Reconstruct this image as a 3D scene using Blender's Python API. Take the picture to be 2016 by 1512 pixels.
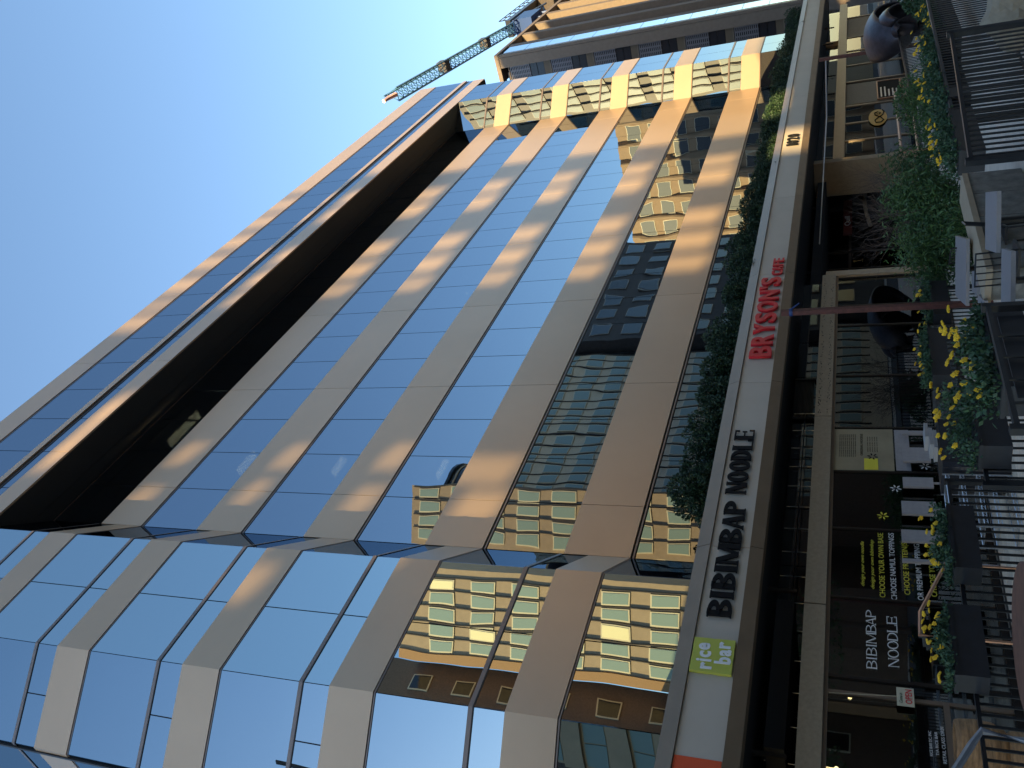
import bpy, bmesh, math, random
from mathutils import Vector, Matrix
random.seed(7)
S = bpy.context.scene
for o in list(bpy.data.objects): bpy.data.objects.remove(o)
C = S.collection
R = math.radians

# ------------------------------------------------------------------ camera, sky, sun, exposure
EYE = 2.04
cam = bpy.data.cameras.new('camera'); cam.sensor_width = 36; cam.lens = 29.47
cam.clip_start = 0.1; cam.clip_end = 3000
co = bpy.data.objects.new('camera', cam); C.objects.link(co); S.camera = co
ax = Vector((0.30791243, 0.38693497*0+0.23491011*0-0.92195834*0, 0))
RD = Vector((0.5746577, 0.30791243, 0.75826015)); UD = Vector((-0.01655757, -0.92195834, 0.38693497)); YD = Vector((-0.81822636, 0.23491011, 0.52471218))
# rows of the world basis written in the camera's own axes -> camera axes in the world
cx = Vector((RD[0], YD[0], UD[0])); cy = Vector((RD[1], YD[1], UD[1])); cz = Vector((RD[2], YD[2], UD[2]))
m = Matrix.Identity(3)
m.col[0] = cy; m.col[1] = cx; m.col[2] = -cz
co.matrix_world = Matrix.Translation((0, 0, EYE)) @ m.to_4x4()

SUN = Vector((-0.873, -0.423, 0.242)).normalized()
w = bpy.data.worlds.new('World'); S.world = w; w.use_nodes = True
nt = w.node_tree; sky = nt.nodes.new('ShaderNodeTexSky'); sky.sky_type = 'NISHITA'; sky.sun_disc = False
sky.sun_elevation = math.asin(SUN.z); sky.sun_rotation = math.atan2(SUN.x, SUN.y) % (2*math.pi)
sky.ozone_density = 2.3; sky.dust_density = 0.3; sky.air_density = 1.15
nt.links.new(sky.outputs[0], nt.nodes['Background'].inputs[0]); nt.nodes['Background'].inputs[1].default_value = 0.115
sl = bpy.data.lights.new('sun', 'SUN'); sl.energy = 5.0; sl.angle = R(0.4); sl.color = (1.0, 0.71, 0.31)
so = bpy.data.objects.new('sun', sl); C.objects.link(so); so.rotation_euler = SUN.to_track_quat('Z', 'Y').to_euler()
S.view_settings.view_transform = 'Standard'; S.view_settings.look = 'None'; S.view_settings.gamma = 1; S.view_settings.use_curve_mapping = False
S.view_settings.exposure = 1.75
S.cycles.max_bounces = 8; S.cycles.glossy_bounces = 6; S.cycles.transparent_max_bounces = 12
S.cycles.caustics_reflective = False; S.cycles.caustics_refractive = False
S.cycles.sample_clamp_indirect = 6

# ------------------------------------------------------------------ materials
def newmat(name):
    M = bpy.data.materials.new(name); M.use_nodes = True
    return M, M.node_tree, M.node_tree.nodes['Principled BSDF']
def mat(name, col, rough=.6, metal=0, nscale=0, namt=.15, bump=0, rand=0, emit=None, estr=0, stretch=None, spec=None):
    M, t, b = newmat(name)
    b.inputs['Base Color'].default_value = (*col, 1); b.inputs['Roughness'].default_value = rough; b.inputs['Metallic'].default_value = metal
    if spec is not None: b.inputs['Specular IOR Level'].default_value = spec
    last = None
    if nscale:
        tc = t.nodes.new('ShaderNodeTexCoord'); mp = t.nodes.new('ShaderNodeMapping'); n = t.nodes.new('ShaderNodeTexNoise')
        n.inputs['Scale'].default_value = nscale; n.inputs['Detail'].default_value = 6; n.inputs['Roughness'].default_value = .6
        if stretch: mp.inputs['Scale'].default_value = stretch
        t.links.new(tc.outputs['Object'], mp.inputs[0]); t.links.new(mp.outputs[0], n.inputs['Vector'])
        mr = t.nodes.new('ShaderNodeMapRange'); mr.inputs['From Min'].default_value = .3; mr.inputs['From Max'].default_value = .7
        mr.inputs['To Min'].default_value = 1-namt; mr.inputs['To Max'].default_value = 1+namt
        t.links.new(n.outputs['Fac'], mr.inputs['Value'])
        mx = t.nodes.new('ShaderNodeVectorMath'); mx.operation = 'SCALE'; mx.inputs[0].default_value = col
        t.links.new(mr.outputs[0], mx.inputs['Scale']); last = mx.outputs[0]
        if bump:
            bp = t.nodes.new('ShaderNodeBump'); bp.inputs['Strength'].default_value = 1; bp.inputs['Distance'].default_value = bump
            t.links.new(n.outputs['Fac'], bp.inputs['Height']); t.links.new(bp.outputs[0], b.inputs['Normal'])
    if rand:
        oi = t.nodes.new('ShaderNodeObjectInfo'); mr = t.nodes.new('ShaderNodeMapRange')
        mr.inputs['To Min'].default_value = 1-rand; mr.inputs['To Max'].default_value = 1+rand
        t.links.new(oi.outputs['Random'], mr.inputs['Value'])
        mx = t.nodes.new('ShaderNodeVectorMath'); mx.operation = 'SCALE'; mx.inputs[0].default_value = col
        if last: t.links.new(last, mx.inputs[0])
        t.links.new(mr.outputs[0], mx.inputs['Scale']); last = mx.outputs[0]
    if last: t.links.new(last, b.inputs['Base Color'])
    if emit: b.inputs['Emission Color'].default_value = (*emit, 1); b.inputs['Emission Strength'].default_value = estr
    return M
def glassmat(name, tint, trans, refl, wav=.0035, wscale=.55, fresnel=False):
    """reflective coated glazing: a mirror coat over tinted, see-through glass, every sheet slightly bowed"""
    M = bpy.data.materials.new(name); M.use_nodes = True; t = M.node_tree; t.nodes.clear()
    out = t.nodes.new('ShaderNodeOutputMaterial'); g = t.nodes.new('ShaderNodeBsdfGlossy'); tr = t.nodes.new('ShaderNodeBsdfTransparent'); mx = t.nodes.new('ShaderNodeMixShader')
    g.inputs['Color'].default_value = (*tint, 1); g.inputs['Roughness'].default_value = 0.0; tr.inputs['Color'].default_value = (*trans, 1)
    tc = t.nodes.new('ShaderNodeNewGeometry'); oi = t.nodes.new('ShaderNodeObjectInfo'); ad = t.nodes.new('ShaderNodeVectorMath'); ad.operation = 'ADD'
    sc = t.nodes.new('ShaderNodeVectorMath'); sc.operation = 'SCALE'; sc.inputs[0].default_value = (37, 11, 53)
    t.links.new(oi.outputs['Random'], sc.inputs['Scale']); t.links.new(tc.outputs['Position'], ad.inputs[0]); t.links.new(sc.outputs[0], ad.inputs[1])
    n = t.nodes.new('ShaderNodeTexNoise'); n.inputs['Scale'].default_value = wscale; n.inputs['Detail'].default_value = 1.2
    t.links.new(ad.outputs[0], n.inputs['Vector'])
    bp = t.nodes.new('ShaderNodeBump'); bp.inputs['Distance'].default_value = wav*1.5; bp.inputs['Strength'].default_value = 1
    t.links.new(n.outputs['Fac'], bp.inputs['Height']); t.links.new(bp.outputs[0], g.inputs['Normal'])
    if fresnel:
        f = t.nodes.new('ShaderNodeFresnel'); f.inputs['IOR'].default_value = 1.6
        mr = t.nodes.new('ShaderNodeMapRange'); mr.inputs['To Min'].default_value = refl; mr.inputs['To Max'].default_value = 1
        t.links.new(f.outputs[0], mr.inputs['Value']); t.links.new(mr.outputs[0], mx.inputs[0])
    else: mx.inputs[0].default_value = refl
    t.links.new(tr.outputs[0], mx.inputs[1]); t.links.new(g.outputs[0], mx.inputs[2]); t.links.new(mx.outputs[0], out.inputs[0])
    return M

PANEL = mat('champagne_panel', (.50, .365, .255), .36, .4, .35, .05, rand=.025)
BRONZE = mat('bronze_trim', (.21, .165, .13), .4, .5, 3, .08)
DARKM = mat('dark_joint_metal', (.022, .018, .017), .45, .4)
MULL = mat('mullion_metal', (.20, .16, .145), .38, .5, 2, .06)
GLASS = glassmat('mirror_glass', (.37, .44, .52), (.24, .28, .31), .82)
GLASS2 = glassmat('mirror_glass_bay', (.55, .66, .70), (.2, .25, .3), .88, wav=.003)
GLASS3 = glassmat('mirror_glass_corner', (.27, .345, .40), (.2, .25, .3), .88, wav=.003)
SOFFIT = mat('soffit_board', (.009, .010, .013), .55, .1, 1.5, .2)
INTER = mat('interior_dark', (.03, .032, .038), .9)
WARMWALL = mat('interior_warm', (.16, .095, .06), .9, 0, 3, .3)
SIGNW = mat('sign_band_stone', (.52, .455, .375), .55, 0, 1.2, .05, rand=.04)
TRIMB = mat('sign_band_trim', (.215, .155, .10), .42, .4, 2, .1, rand=.05)
BEAM = mat('beam_concrete', (.33, .27, .19), .8, 0, 14, .13, .002)
TAN = mat('tan_wall', (.38, .29, .19), .8, 0, 5, .1, .002)
SGLASS = glassmat('shop_glass', (.55, .58, .6), (.62, .66, .64), .22, wav=.002, wscale=.5, fresnel=True)
BLACKM = mat('black_painted_steel', (.016, .017, .02), .38, .2, 12, .25)
BLACKP = mat('black_planter', (.012, .013, .018), .5, 0, 8, .3, .001)
PAVE = mat('tan_paver', (.70, .55, .40), .85, 0, 6, .12, .002, rand=.13)
GROUND = mat('asphalt', (.06, .06, .062), .9, 0, 3, .25, .003)
WALK = mat('sidewalk_concrete', (.58, .50, .41), .9, 0, 2.5, .12, .002)
GRANITE = mat('granite', (.20, .19, .165), .75, 0, 7, .35, .006)
RUST = mat('rust_paint', (.095, .033, .028), .6, .2, 16, .3, .0015)
COPPER = mat('copper_rail', (.42, .24, .16), .35, .6, 10, .2)
GREYR = mat('grey_rail', (.16, .17, .20), .45, .3, 14, .15)
TABLEW = mat('table_laminate', (.24, .225, .225), .5, 0, 25, .06)
WHITEB = mat('pale_board', (.33, .32, .33), .6, 0, 12, .1)
CARTON = mat('carton', (.40, .39, .38), .7, 0, 9, .05)
CHROME = mat('chrome_wire', (.55, .57, .6), .3, .9)
YELLOW = mat('marigold_petals', (.75, .46, .012), .7, 0, 40, .25)
ORANGE = mat('orange_mums', (.32, .10, .03), .8, 0, 30, .4)
RED = mat('red_letters', (.62, .02, .03), .45, 0, 5, .1)
REDP = mat('orange_red_panel', (.72, .085, .02), .5)
BLACKL = mat('black_letters', (.008, .008, .009), .75, spec=.15)
WHITEL = mat('white_vinyl', (.8, .8, .8), .6, emit=(1, 1, 1), estr=0)
YELL = mat('yellow_vinyl', (.75, .68, .06), .6)
LIME = mat('lime_sign', (.47, .50, .08), .5, 0, 3, .06)
CREAM = mat('cream_board', (.55, .53, .40), .6)
AMBER = mat('amber_disc', (.72, .40, .09), .5)
MENU = mat('menu_film', (.30, .26, .17), .6, 0, 1.5, .15)
STEELB = mat('blue_crane_steel', (.05, .15, .28), .5, .3, 1, .2)
STEELB2 = mat('royal_blue_machine', (.012, .045, .17), .5, .2)
BRONZES = mat('dark_bronze_sculpture', (.05, .043, .05), .42, .6, 5, .35, .004)
WOOD = mat('carved_wood', (.26, .15, .07), .75, 0, 5, .45, .01, stretch=(1, 1, 5))
BRICK = mat('brown_brick', (.13, .085, .06), .85, 0, 9, .2, .004)
OPAN = mat('opposite_tan_panel', (.29, .215, .145), .6, 0, 2, .08, rand=.06)
OPAN2 = mat('opposite_orange_brick', (.27, .155, .075), .75, 0, 20, .12, .003)
OFRAME = mat('opposite_window_frame', (.55, .48, .34), .5)
OGL = mat('opposite_glass', (.20, .27, .25), .45, .0)
OGLW = mat('opposite_blue_glass', (.025, .038, .05), .5)
OGLD = mat('opposite_dark_glass', (.02, .022, .025), .1, .3)
OBLIND = mat('opposite_blind', (.75, .68, .42), .7)
OSTONE = mat('opposite_pale_stone', (.42, .31, .20), .75, 0, 1, .08)
OSTONE2 = mat('opposite_lit_stone', (.29, .195, .115), .75, 0, 1, .08)
ODARK = mat('opposite_dark_stone', (.05, .04, .038), .7, 0, 2, .3)
TWRS = mat('tower_stone', (.15, .12, .10), .75, 0, 4, .10, .002)
TWRG = glassmat('tower_glass', (.72, .80, .88), (.1, .12, .15), .8)
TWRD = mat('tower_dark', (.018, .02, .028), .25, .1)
GRILL = mat('grille_metal', (.16, .16, .19), .5, .3)
LAMP = mat('ceiling_lamp', (1, .9, .7), .5, emit=(1, .74, .38), estr=7)
LAMPS = mat('small_lamp', (1, .9, .7), .5, emit=(1, .70, .32), estr=3.0)
def leafmat(name, c1, c2):
    M, t, b = newmat(name); b.inputs['Roughness'].default_value = .6
    g = t.nodes.new('ShaderNodeNewGeometry'); cr = t.nodes.new('ShaderNodeMix'); cr.data_type = 'RGBA'
    cr.inputs[6].default_value = (*c1, 1); cr.inputs[7].default_value = (*c2, 1)
    t.links.new(g.outputs['Random Per Island'], cr.inputs[0]); t.links.new(cr.outputs[2], b.inputs['Base Color'])
    return M
LEAFH = leafmat('hedge_leaf', (.007, .026, .014), (.026, .062, .024))
LEAFM = leafmat('marigold_leaf', (.015, .045, .02), (.05, .11, .045))
LEAFB = leafmat('bamboo_leaf', (.02, .06, .016), (.07, .14, .035))
LEAFT = leafmat('tree_leaf', (.03, .07, .02), (.08, .14, .04))
TWIG = mat('bare_twig', (.12, .085, .07), .8)

# ------------------------------------------------------------------ helpers
class MB:
    def __init__(s): s.v = []; s.f = []; s.mi = []
    def add(s, vs, fs, mi=0):
        k = len(s.v); s.v += [tuple(v) for v in vs]; s.f += [tuple(i+k for i in f) for f in fs]; s.mi += [mi]*len(fs)
    def box(s, x0, y0, z0, x1, y1, z1, mi=0):
        if x0 > x1: x0, x1 = x1, x0
        if y0 > y1: y0, y1 = y1, y0
        s.add([(x0,y0,z0),(x1,y0,z0),(x1,y1,z0),(x0,y1,z0),(x0,y0,z1),(x1,y0,z1),(x1,y1,z1),(x0,y1,z1)],
              [(0,3,2,1),(4,5,6,7),(0,1,5,4),(1,2,6,5),(2,3,7,6),(3,0,4,7)], mi)
    def tube(s, pts, r, n=6, r2=None, mi=0):
        pts = [Vector(p) for p in pts]; rings = []
        for i, p in enumerate(pts):
            d = (pts[min(i+1, len(pts)-1)] - pts[max(i-1, 0)]).normalized()
            a = d.cross(Vector((0, 0, 1)))
            if a.length < .05: a = d.cross(Vector((1, 0, 0)))
            a.normalize(); b = d.cross(a)
            rr = r if r2 is None else r + (r2-r)*i/(len(pts)-1)
            rings.append([p + a*rr*math.cos(2*math.pi*k/n) + b*rr*math.sin(2*math.pi*k/n) for k in range(n)])
        vs = [v for rg in rings for v in rg]; fs = []
        for i in range(len(rings)-1):
            for k in range(n): fs.append((i*n+k, i*n+(k+1) % n, (i+1)*n+(k+1) % n, (i+1)*n+k))
        fs.append(tuple(range(n))[::-1]); fs.append(tuple((len(rings)-1)*n+k for k in range(n)))
        s.add(vs, fs, mi)
    def lathe(s, c, prof, n=20, mi=0, sq=1):
        vs = []; fs = []
        for r, z in prof:
            for k in range(n): vs.append((c[0]+r*math.cos(2*math.pi*k/n), c[1]+r*sq*math.sin(2*math.pi*k/n), c[2]+z))
        for i in range(len(prof)-1):
            for k in range(n): fs.append((i*n+k, i*n+(k+1) % n, (i+1)*n+(k+1) % n, (i+1)*n+k))
        fs.append(tuple(range(n))[::-1]); fs.append(tuple((len(prof)-1)*n+k for k in range(n)))
        s.add(vs, fs, mi)
    def ball(s, c, r, n=8, mi=0, sz=1):
        prof = [(max(r*math.sin(math.pi*i/(n-1)), .0005), -r*sz*math.cos(math.pi*i/(n-1))) for i in range(n)]
        s.lathe(c, prof, n+2, mi)
    def mesh(s, name, mats):
        me = bpy.data.meshes.new(name); me.from_pydata(s.v, [], s.f)
        for M in (mats if isinstance(mats, (list, tuple)) else [mats]): me.materials.append(M)
        if any(s.mi): me.polygons.foreach_set('material_index', s.mi)
        me.update(); return me
def link(name, me, parent=None, loc=None, rz=0):
    o = bpy.data.objects.new(name, me); C.objects.link(o)
    if loc is not None: o.location = loc
    if rz: o.rotation_euler = (0, 0, rz)
    if parent: o.parent = parent
    return o
def obj(name, mb, mats, parent=None, smooth=False, loc=None):
    me = mb.mesh(name, mats)
    if smooth: me.polygons.foreach_set('use_smooth', [True]*len(me.polygons))
    return link(name, me, parent, loc)
def tag(o, label, cat, group=None):
    o['label'] = label; o['category'] = cat
    if group: o['group'] = group
    return o
def thing(name, label, cat, loc=(0, 0, 0), group=None, rz=0):
    o = bpy.data.objects.new(name, None); C.objects.link(o); o.location = loc; o.rotation_euler = (0, 0, rz); o.empty_display_size = .2
    return tag(o, label, cat, group)
def stru(name, mb, M):
    o = obj(name, mb, M); o['kind'] = 'structure'; return o
def bx(name, parent, M, *a):
    b = MB(); b.box(*a); return obj(name, b, M, parent)
def dup(o, parent=None):
    c = o.copy(); C.objects.link(c); c.parent = parent
    for ch in list(o.children): dup(ch, c)
    return c
class Facet:
    """a vertical wall plane: p = start on plan, u = direction along it, n = outward normal"""
    def __init__(s, p0, p1):
        s.p = Vector(p0); d = Vector(p1)-s.p; s.L = d.length; s.u = d.normalized(); s.n = Vector((s.u.y, -s.u.x))
    def pt(s, a, d): q = s.p + s.u*a + s.n*d; return q.x, q.y
    def box(s, mb, s0, s1, z0, z1, d0, d1, mi=0, m0=0, m1=0):
        # m0, m1: mitre, metres by which the front edge runs past (+) the back edge at each end
        a, b, c, e = s.pt(s0-m0, d1), s.pt(s1+m1, d1), s.pt(s1, d0), s.pt(s0, d0)
        mb.add([(*a, z0), (*b, z0), (*c, z0), (*e, z0), (*a, z1), (*b, z1), (*c, z1), (*e, z1)],
               [(0,3,2,1),(4,5,6,7),(0,1,5,4),(1,2,6,5),(2,3,7,6),(3,0,4,7)], mi)
    def part(s, name, parent, M, *a):
        mb = MB(); s.box(mb, *a); return obj(name, mb, M, parent)

# ------------------------------------------------------------------ ground, street
b = MB(); b.box(-500, -500, -.4, 700, 500, -.02); stru('ground', b, GROUND)
b = MB(); b.box(-200, 4.9, -.019, 200, 12.0, -.015); stru('patio_base', b, WALK)
b = MB(); b.box(-200, -3.5, -.019, 200, 4.9, .0); stru('pavement', b, WALK)
b = MB(); b.box(-200, -20, -.019, 300, -16.5, .0); stru('pavement', b, WALK)
pav = MB(); pav.box(.006, .006, -.014, .594, .394, .006); pm = pav.mesh('paver', PAVE)
pv = MB(); pv.box(6.4, 9.5, -.0145, 15, 11.9, -.0142); pbase = stru('patio_paving', pv, DARKM)
n = 0
for i in range(15):
    for j in range(12):
        x = 6.4+i*.6+(j % 2)*.3; y = 7.2+j*.4
        if y > 11.5: continue
        o = link('paver', pm, pbase, (x, y, random.uniform(0, .003))); n += 1

# ------------------------------------------------------------------ the office building
Z0, PITCH = 6.81, 3.56
YF, YM = 12.0, 13.32
office = thing('office_building', 'bronze glass office block with striped recessed front and projecting corner bays', 'building', (0, 0, 0))
PT = {'B0': (5.94, 13.29), 'B1': (7.57, 12.0), 'A1': (10.83, 12.0), 'M0': (12.49, 13.32), 'M1': (46.05, 13.32), 'R1': (47.70, 12.0), 'R2': (50.95, 12.0), 'R3': (52.3, 13.1)}
FC = Facet((5.94, 30), PT['B0']); FB = Facet(PT['B0'], PT['B1']); FA = Facet(PT['B1'], PT['A1']); FR = Facet(PT['A1'], PT['M0'])
FM = Facet(PT['M0'], PT['M1']); FS = Facet(PT['M1'], PT['R1']); FE = Facet(PT['R1'], PT['R2']); FG = Facet(PT['R2'], PT['R3'])
def panes(F, cuts, z0, z1, M, name='window_pane', gap=.012):
    for a, c in zip(cuts[:-1], cuts[1:]):
        F.part(name, office, M, a+gap, c-gap, z0, z1, -.035, -.012)
    mb = MB()
    for a in cuts[1:-1]: F.box(mb, a-.022, a+.022, z0, z1, -.08, -.038)
    if mb.v: obj('glazing_bar', mb, DARKM, office)
def bay(F, glass_cuts, strip_cuts, M, kmin=-1, kmax=5, solid_from=None, e0=0, e1=0):
    a0, a1 = -e0, F.L+e1
    for k in range(kmin, kmax+1):
        z = Z0+k*PITCH
        top = (k == 5)
        s1, g1, m1 = (.74, 1.08, 1.49) if top else (.95, 1.53, 1.64)
        if k >= 0:
            F.part('spandrel_panel', office, PANEL, a0, a1, z, z+s1, -.06, 0)
            panes(F, strip_cuts, z+s1+.005, z+g1, M)
        if top:
            F.part('ledge', office, PANEL, a0, a1, z+g1+.16, z+m1, -.06, .05)
            F.part('mullion', office, DARKM, a0, a1, z+g1, z+g1+.15, -.06, .0)
        else:
            F.part('mullion', office, MULL, a0, a1, z+g1+.025, z+m1, -.06, -.004)
            F.part('mullion', office, DARKM, a0, a1, z+g1, z+g1+.025, -.06, .0)
        panes(F, glass_cuts, z+m1, z+3.497, M)
        # shadow joint with a slim bronze bar under the next spandrel
        mb = MB(); F.box(mb, a0, a1, z+3.50, z+3.558, -.12, -.04); obj('shadow_joint', mb, DARKM, office)
        F.part('bronze_bar', office, MULL, a0, a1, z+3.515, z+3.54, -.039, -.01)
        if top: F.part('roof_band', office, PANEL, a0, a1, z+3.58, z+4.70, -.3, 0)
LB = FB.L
bay(FA, [0, FA.L/2, FA.L], [0, FA.L/2, FA.L], GLASS2)
bay(FB, [0, LB], [0, LB/2, LB], GLASS3)
bay(FR, [0, FR.L], [0, FR.L], GLASS, kmax=4)
bay(FS, [0, FS.L], [0, FS.L], GLASS, kmax=4)
bay(FE, [0, FE.L/2, FE.L], [0, FE.L/2, FE.L], GLASS, kmax=4)
bay(FG, [0, FG.L], [0, FG.L], GLASS, kmax=4)
bay(FC, [i*FC.L/9 for i in range(10)], [i*FC.L/9 for i in range(10)], GLASS3)
# corner posts behind the mitred glass of the bays
for nm in ('B0', 'B1', 'A1', 'M0', 'M1', 'R1', 'R2'):
    x, y = PT[nm]; bx('corner_post', office, DARKM, x-.03, y+.1, 3.2, x+.03, y+.16, 24.6)
# recessed main front
joints = [12.49]+[14.124+1.686*i for i in range(19)]+[46.05]
for k in range(-1, 5):
    z = Z0+k*PITCH
    if k >= 0:
        sc = [12.49]+[14.124+5.058*i for i in range(7)]+[46.05]
        if sc[-1]-sc[-2] < .6: sc.pop(-2)
        for a, c in zip(sc[:-1], sc[1:]):
            FM.part('spandrel_panel', office, PANEL, a-12.49+.008, c-12.49-.008, z, z+1.53, -.06, 0)
        mb = MB(); FM.box(mb, 0, FM.L, z+.02, z+1.5, -.1, -.065); obj('joint_backing', mb, DARKM, office)
    panes(FM, [j-12.49 for j in joints], z+1.535 if k >= 0 else z+.6, z+3.44, GLASS)
    mb = MB(); FM.box(mb, 0, FM.L, z+3.44, z+3.558, -.12, -.07); obj('shadow_joint', mb, DARKM, office)
    FM.part('bronze_bar', office, MULL, 0, FM.L, z+3.475, z+3.515, -.07, -.01)
# top storey, flush with the bays
Z5 = Z0+5*PITCH
TP0, TP1 = 10.83, 52.5
FT = Facet((TP0, YF), (TP1, YF))
tj = [TP0, 12.438]+[14.124+1.686*i for i in range(23)]; tj = [j for j in tj if j < 51.9]+[TP1]
tc_ = [j-TP0 for j in tj]
tsp = [TP0, 14.124]+[14.124+5.058*i for i in range(1, 8)]+[TP1]
for a, c in zip(tsp[:-1], tsp[1:]):
    FT.part('fascia_panel', office, PANEL, a-TP0+.007, c-TP0-.007, Z5-.03, Z5+.74, -.06, 0)
    FT.part('roof_band', office, PANEL, a-TP0+.007, c-TP0-.007, Z5+3.58, Z5+4.70, -.3, 0)
mb = MB(); FT.box(mb, 0, FT.L, Z5, Z5+.7, -.12, -.065); FT.box(mb, 0, FT.L, Z5+3.62, Z5+4.66, -.35, -.305); obj('joint_backing', mb, DARKM, office)
panes(FT, tc_, Z5+.745, Z5+1.08, GLASS); panes(FT, tc_, Z5+1.49, Z5+3.44, GLASS)
FT.part('ledge', office, PANEL, 0, FT.L, Z5+1.24, Z5+1.49, -.06, .05); FT.part('mullion', office, DARKM, 0, FT.L, Z5+1.08, Z5+1.23, -.06, 0)
mb = MB(); FT.box(mb, 0, FT.L, Z5+3.44, Z5+3.575, -.12, -.07); obj('shadow_joint', mb, DARKM, office)
FT.part('bronze_bar', office, MULL, 0, FT.L, Z5+3.475, Z5+3.52, -.07, -.01)
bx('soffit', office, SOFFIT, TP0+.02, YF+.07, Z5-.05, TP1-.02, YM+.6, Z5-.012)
bx('soffit_joint', office, DARKM, 12.2, YM-.42, Z5-.056, 46.3, YM-.40, Z5-.05)
bx('end_wall', office, PANEL, TP1-.06, YF+.1, Z5-.03, TP1, 30, Z5+4.70)
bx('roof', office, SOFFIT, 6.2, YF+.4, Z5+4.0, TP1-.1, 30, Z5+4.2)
bx('back_wall', office, BEAM, 5.95, 29.5, 0, 52.3, 30, Z5+4)
bx('end_wall', office, PANEL, 52.25, 13.2, 3, 52.31, 29.6, Z5-.06)
# the rooms behind the glass: dark floors and a back wall, a few ceiling lamps left on
for k in range(-1, 6):
    z = Z0+k*PITCH
    y0 = YM+.2
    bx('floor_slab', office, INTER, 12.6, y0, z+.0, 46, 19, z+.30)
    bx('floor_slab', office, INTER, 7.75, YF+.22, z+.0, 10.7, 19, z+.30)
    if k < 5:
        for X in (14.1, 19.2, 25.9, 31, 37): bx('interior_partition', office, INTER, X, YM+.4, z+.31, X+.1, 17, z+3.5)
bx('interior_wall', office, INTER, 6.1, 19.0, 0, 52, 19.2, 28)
for (X, Y, Z, sx, sy) in ((16.2, 14.35, 20.75, .95, .26), (16.3, 14.4, 17.2, .8, .26), (16.4, 14.5, 13.64, .8, .22), (17.2, 14.0, 24.3, 1.7, .30), (31.5, 14.6, 13.64, .9, .2), (27.3, 14.7, 17.2, .7, .18)):
    bx('ceiling_lamp', office, LAMP, X, Y, Z-.05, X+sx, Y+sy, Z)

# sign band in front of the shops, with a planted ledge on top
YB = 10.99
bj = [2.5, 5.68]+[10.74+5.06*i for i in range(10)]
for a, c in zip(bj[:-1], bj[1:]):
    mb = MB(); mb.box(a+.006, YB+.02, 3.92, c-.006, YB+.12, 4.595); obj('sign_panel', mb, SIGNW, office)
    for z0, z1, d0, d1 in ((4.60, 4.85, 0.0, .10), (3.69, 3.915, 0.0, -.0)):
        mb = MB(); y0 = YB-.03
        if z0 > 4:  # sloping cap
            vs = [(a+.006, y0, z0), (c-.006, y0, z0), (c-.006, y0+.10, z1), (a+.006, y0+.10, z1), (a+.006, YB+.3, z0), (c-.006, YB+.3, z0), (c-.006, YB+.3, z1), (a+.006, YB+.3, z1)]
        else:
            vs = [(a+.006, y0+.05, z0), (c-.006, y0+.05, z0), (c-.006, y0, z1), (a+.006, y0, z1), (a+.006, YB+.3, z0), (c-.006, YB+.3, z0), (c-.006, YB+.3, z1), (a+.006, YB+.3, z1)]
        mb.add(vs, [(0,1,2,3),(4,7,6,5),(0,4,5,1),(3,2,6,7),(0,3,7,4),(1,5,6,2)]); obj('band_trim', mb, TRIMB, office)
bx('band_core', office, DARKM, 2.5, YB+.14, 3.70, 61, 11.29, 4.80)
bx('ledge_floor', office, DARKM, 2.5, 11.31, 4.3, 61, YM+.0, 4.55)
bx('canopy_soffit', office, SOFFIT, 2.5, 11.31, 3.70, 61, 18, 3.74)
# clerestory over the shops
for i in range(12):
    x0 = 5.8+i*1.686*1.0
    if x0 > 24: break
    bx('clerestory_pane', office, SGLASS, x0+.015, 13.3, 2.9, x0+1.67, 13.33, 3.69)
bx('clerestory_backing', office, INTER, 4, 13.9, 2.9, 26, 14.0, 3.69)
mb = MB()
for i in range(22):
    mb.box(17.45, 13.24, 3.22+i*.032, 19.05, 13.27, 3.238+i*.032)
mb.box(17.38, 13.22, 3.18, 17.45, 13.28, 3.95-.03); mb.box(19.05, 13.22, 3.18, 19.12, 13.28, 3.92)
obj('vent_grille', mb, BLACKM, office)
mb = MB()   # thin bars standing in for a railing mirrored in the clerestory glass
mb.tube([(6, 12.95, 3.36), (17.2, 12.95, 3.36)], .012, 5)
for i in range(18): mb.tube([(6+i*.66, 12.95, 3.1), (6+i*.66, 12.95, 3.62)], .008, 5)
obj('mirrored_rail', mb, CHROME, office)
# beam over the shop front
for a, c in ((3.0, 10.33), (10.36, 15.66), (15.68, 22.2)):
    bx('concrete_beam', office, BEAM, a, 11.85, 2.70, c, 12.25, 3.05)
bx('shop_roof', office, SOFFIT, 3, 12.26, 2.98, 22.2, 13.29, 3.02)
mb = MB()
for i in range(150): 
    x = random.uniform(15.8, 22.0); z = random.choice((2.78, 2.96))+random.uniform(-.03, .03)
    mb.box(x-.012, 11.843, z-.008, x+.012, 11.849, z+.008)
obj('pock_mark', mb, DARKM, office)['kind'] = 'stuff'
# shop front glazing
sm = [3.4, 5.2, 6.95, 8.72, 9.02, 10.66, 12.35, 13.99, 15.43, 17.41, 19.66, 20.66, 22.2]
for a, c in zip(sm[:-1], sm[1:]):
    bx('shop_window', office, SGLASS, a+.03, 12.0, .12, c-.03, 12.02, 2.69)
for a in sm: q = .018 if a > 9.1 else .03; bx('shop_mullion', office, DARKM if a > 8.9 else BRONZE, a-q, 11.97, .02, a+q, 12.05, 2.695)
bx('shop_sill', office, DARKM, 3.4, 11.93, .0, 22.2, 12.07, .11)
bx('shop_head', office, BRONZE, 3.4, 11.94, 2.64, 22.2, 12.08, 2.698)
bx('door_rail', office, BRONZE, 6.95, 11.93, .95, 8.72, 11.96, 1.03)
bx('shop_end_wall', office, TAN, 22.22, 11.9, 0, 22.5, 17, 2.97)
bx('shop_back_wall', office, WARMWALL, 3, 17.0, 0, 22.2, 17.2, 2.97)
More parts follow.
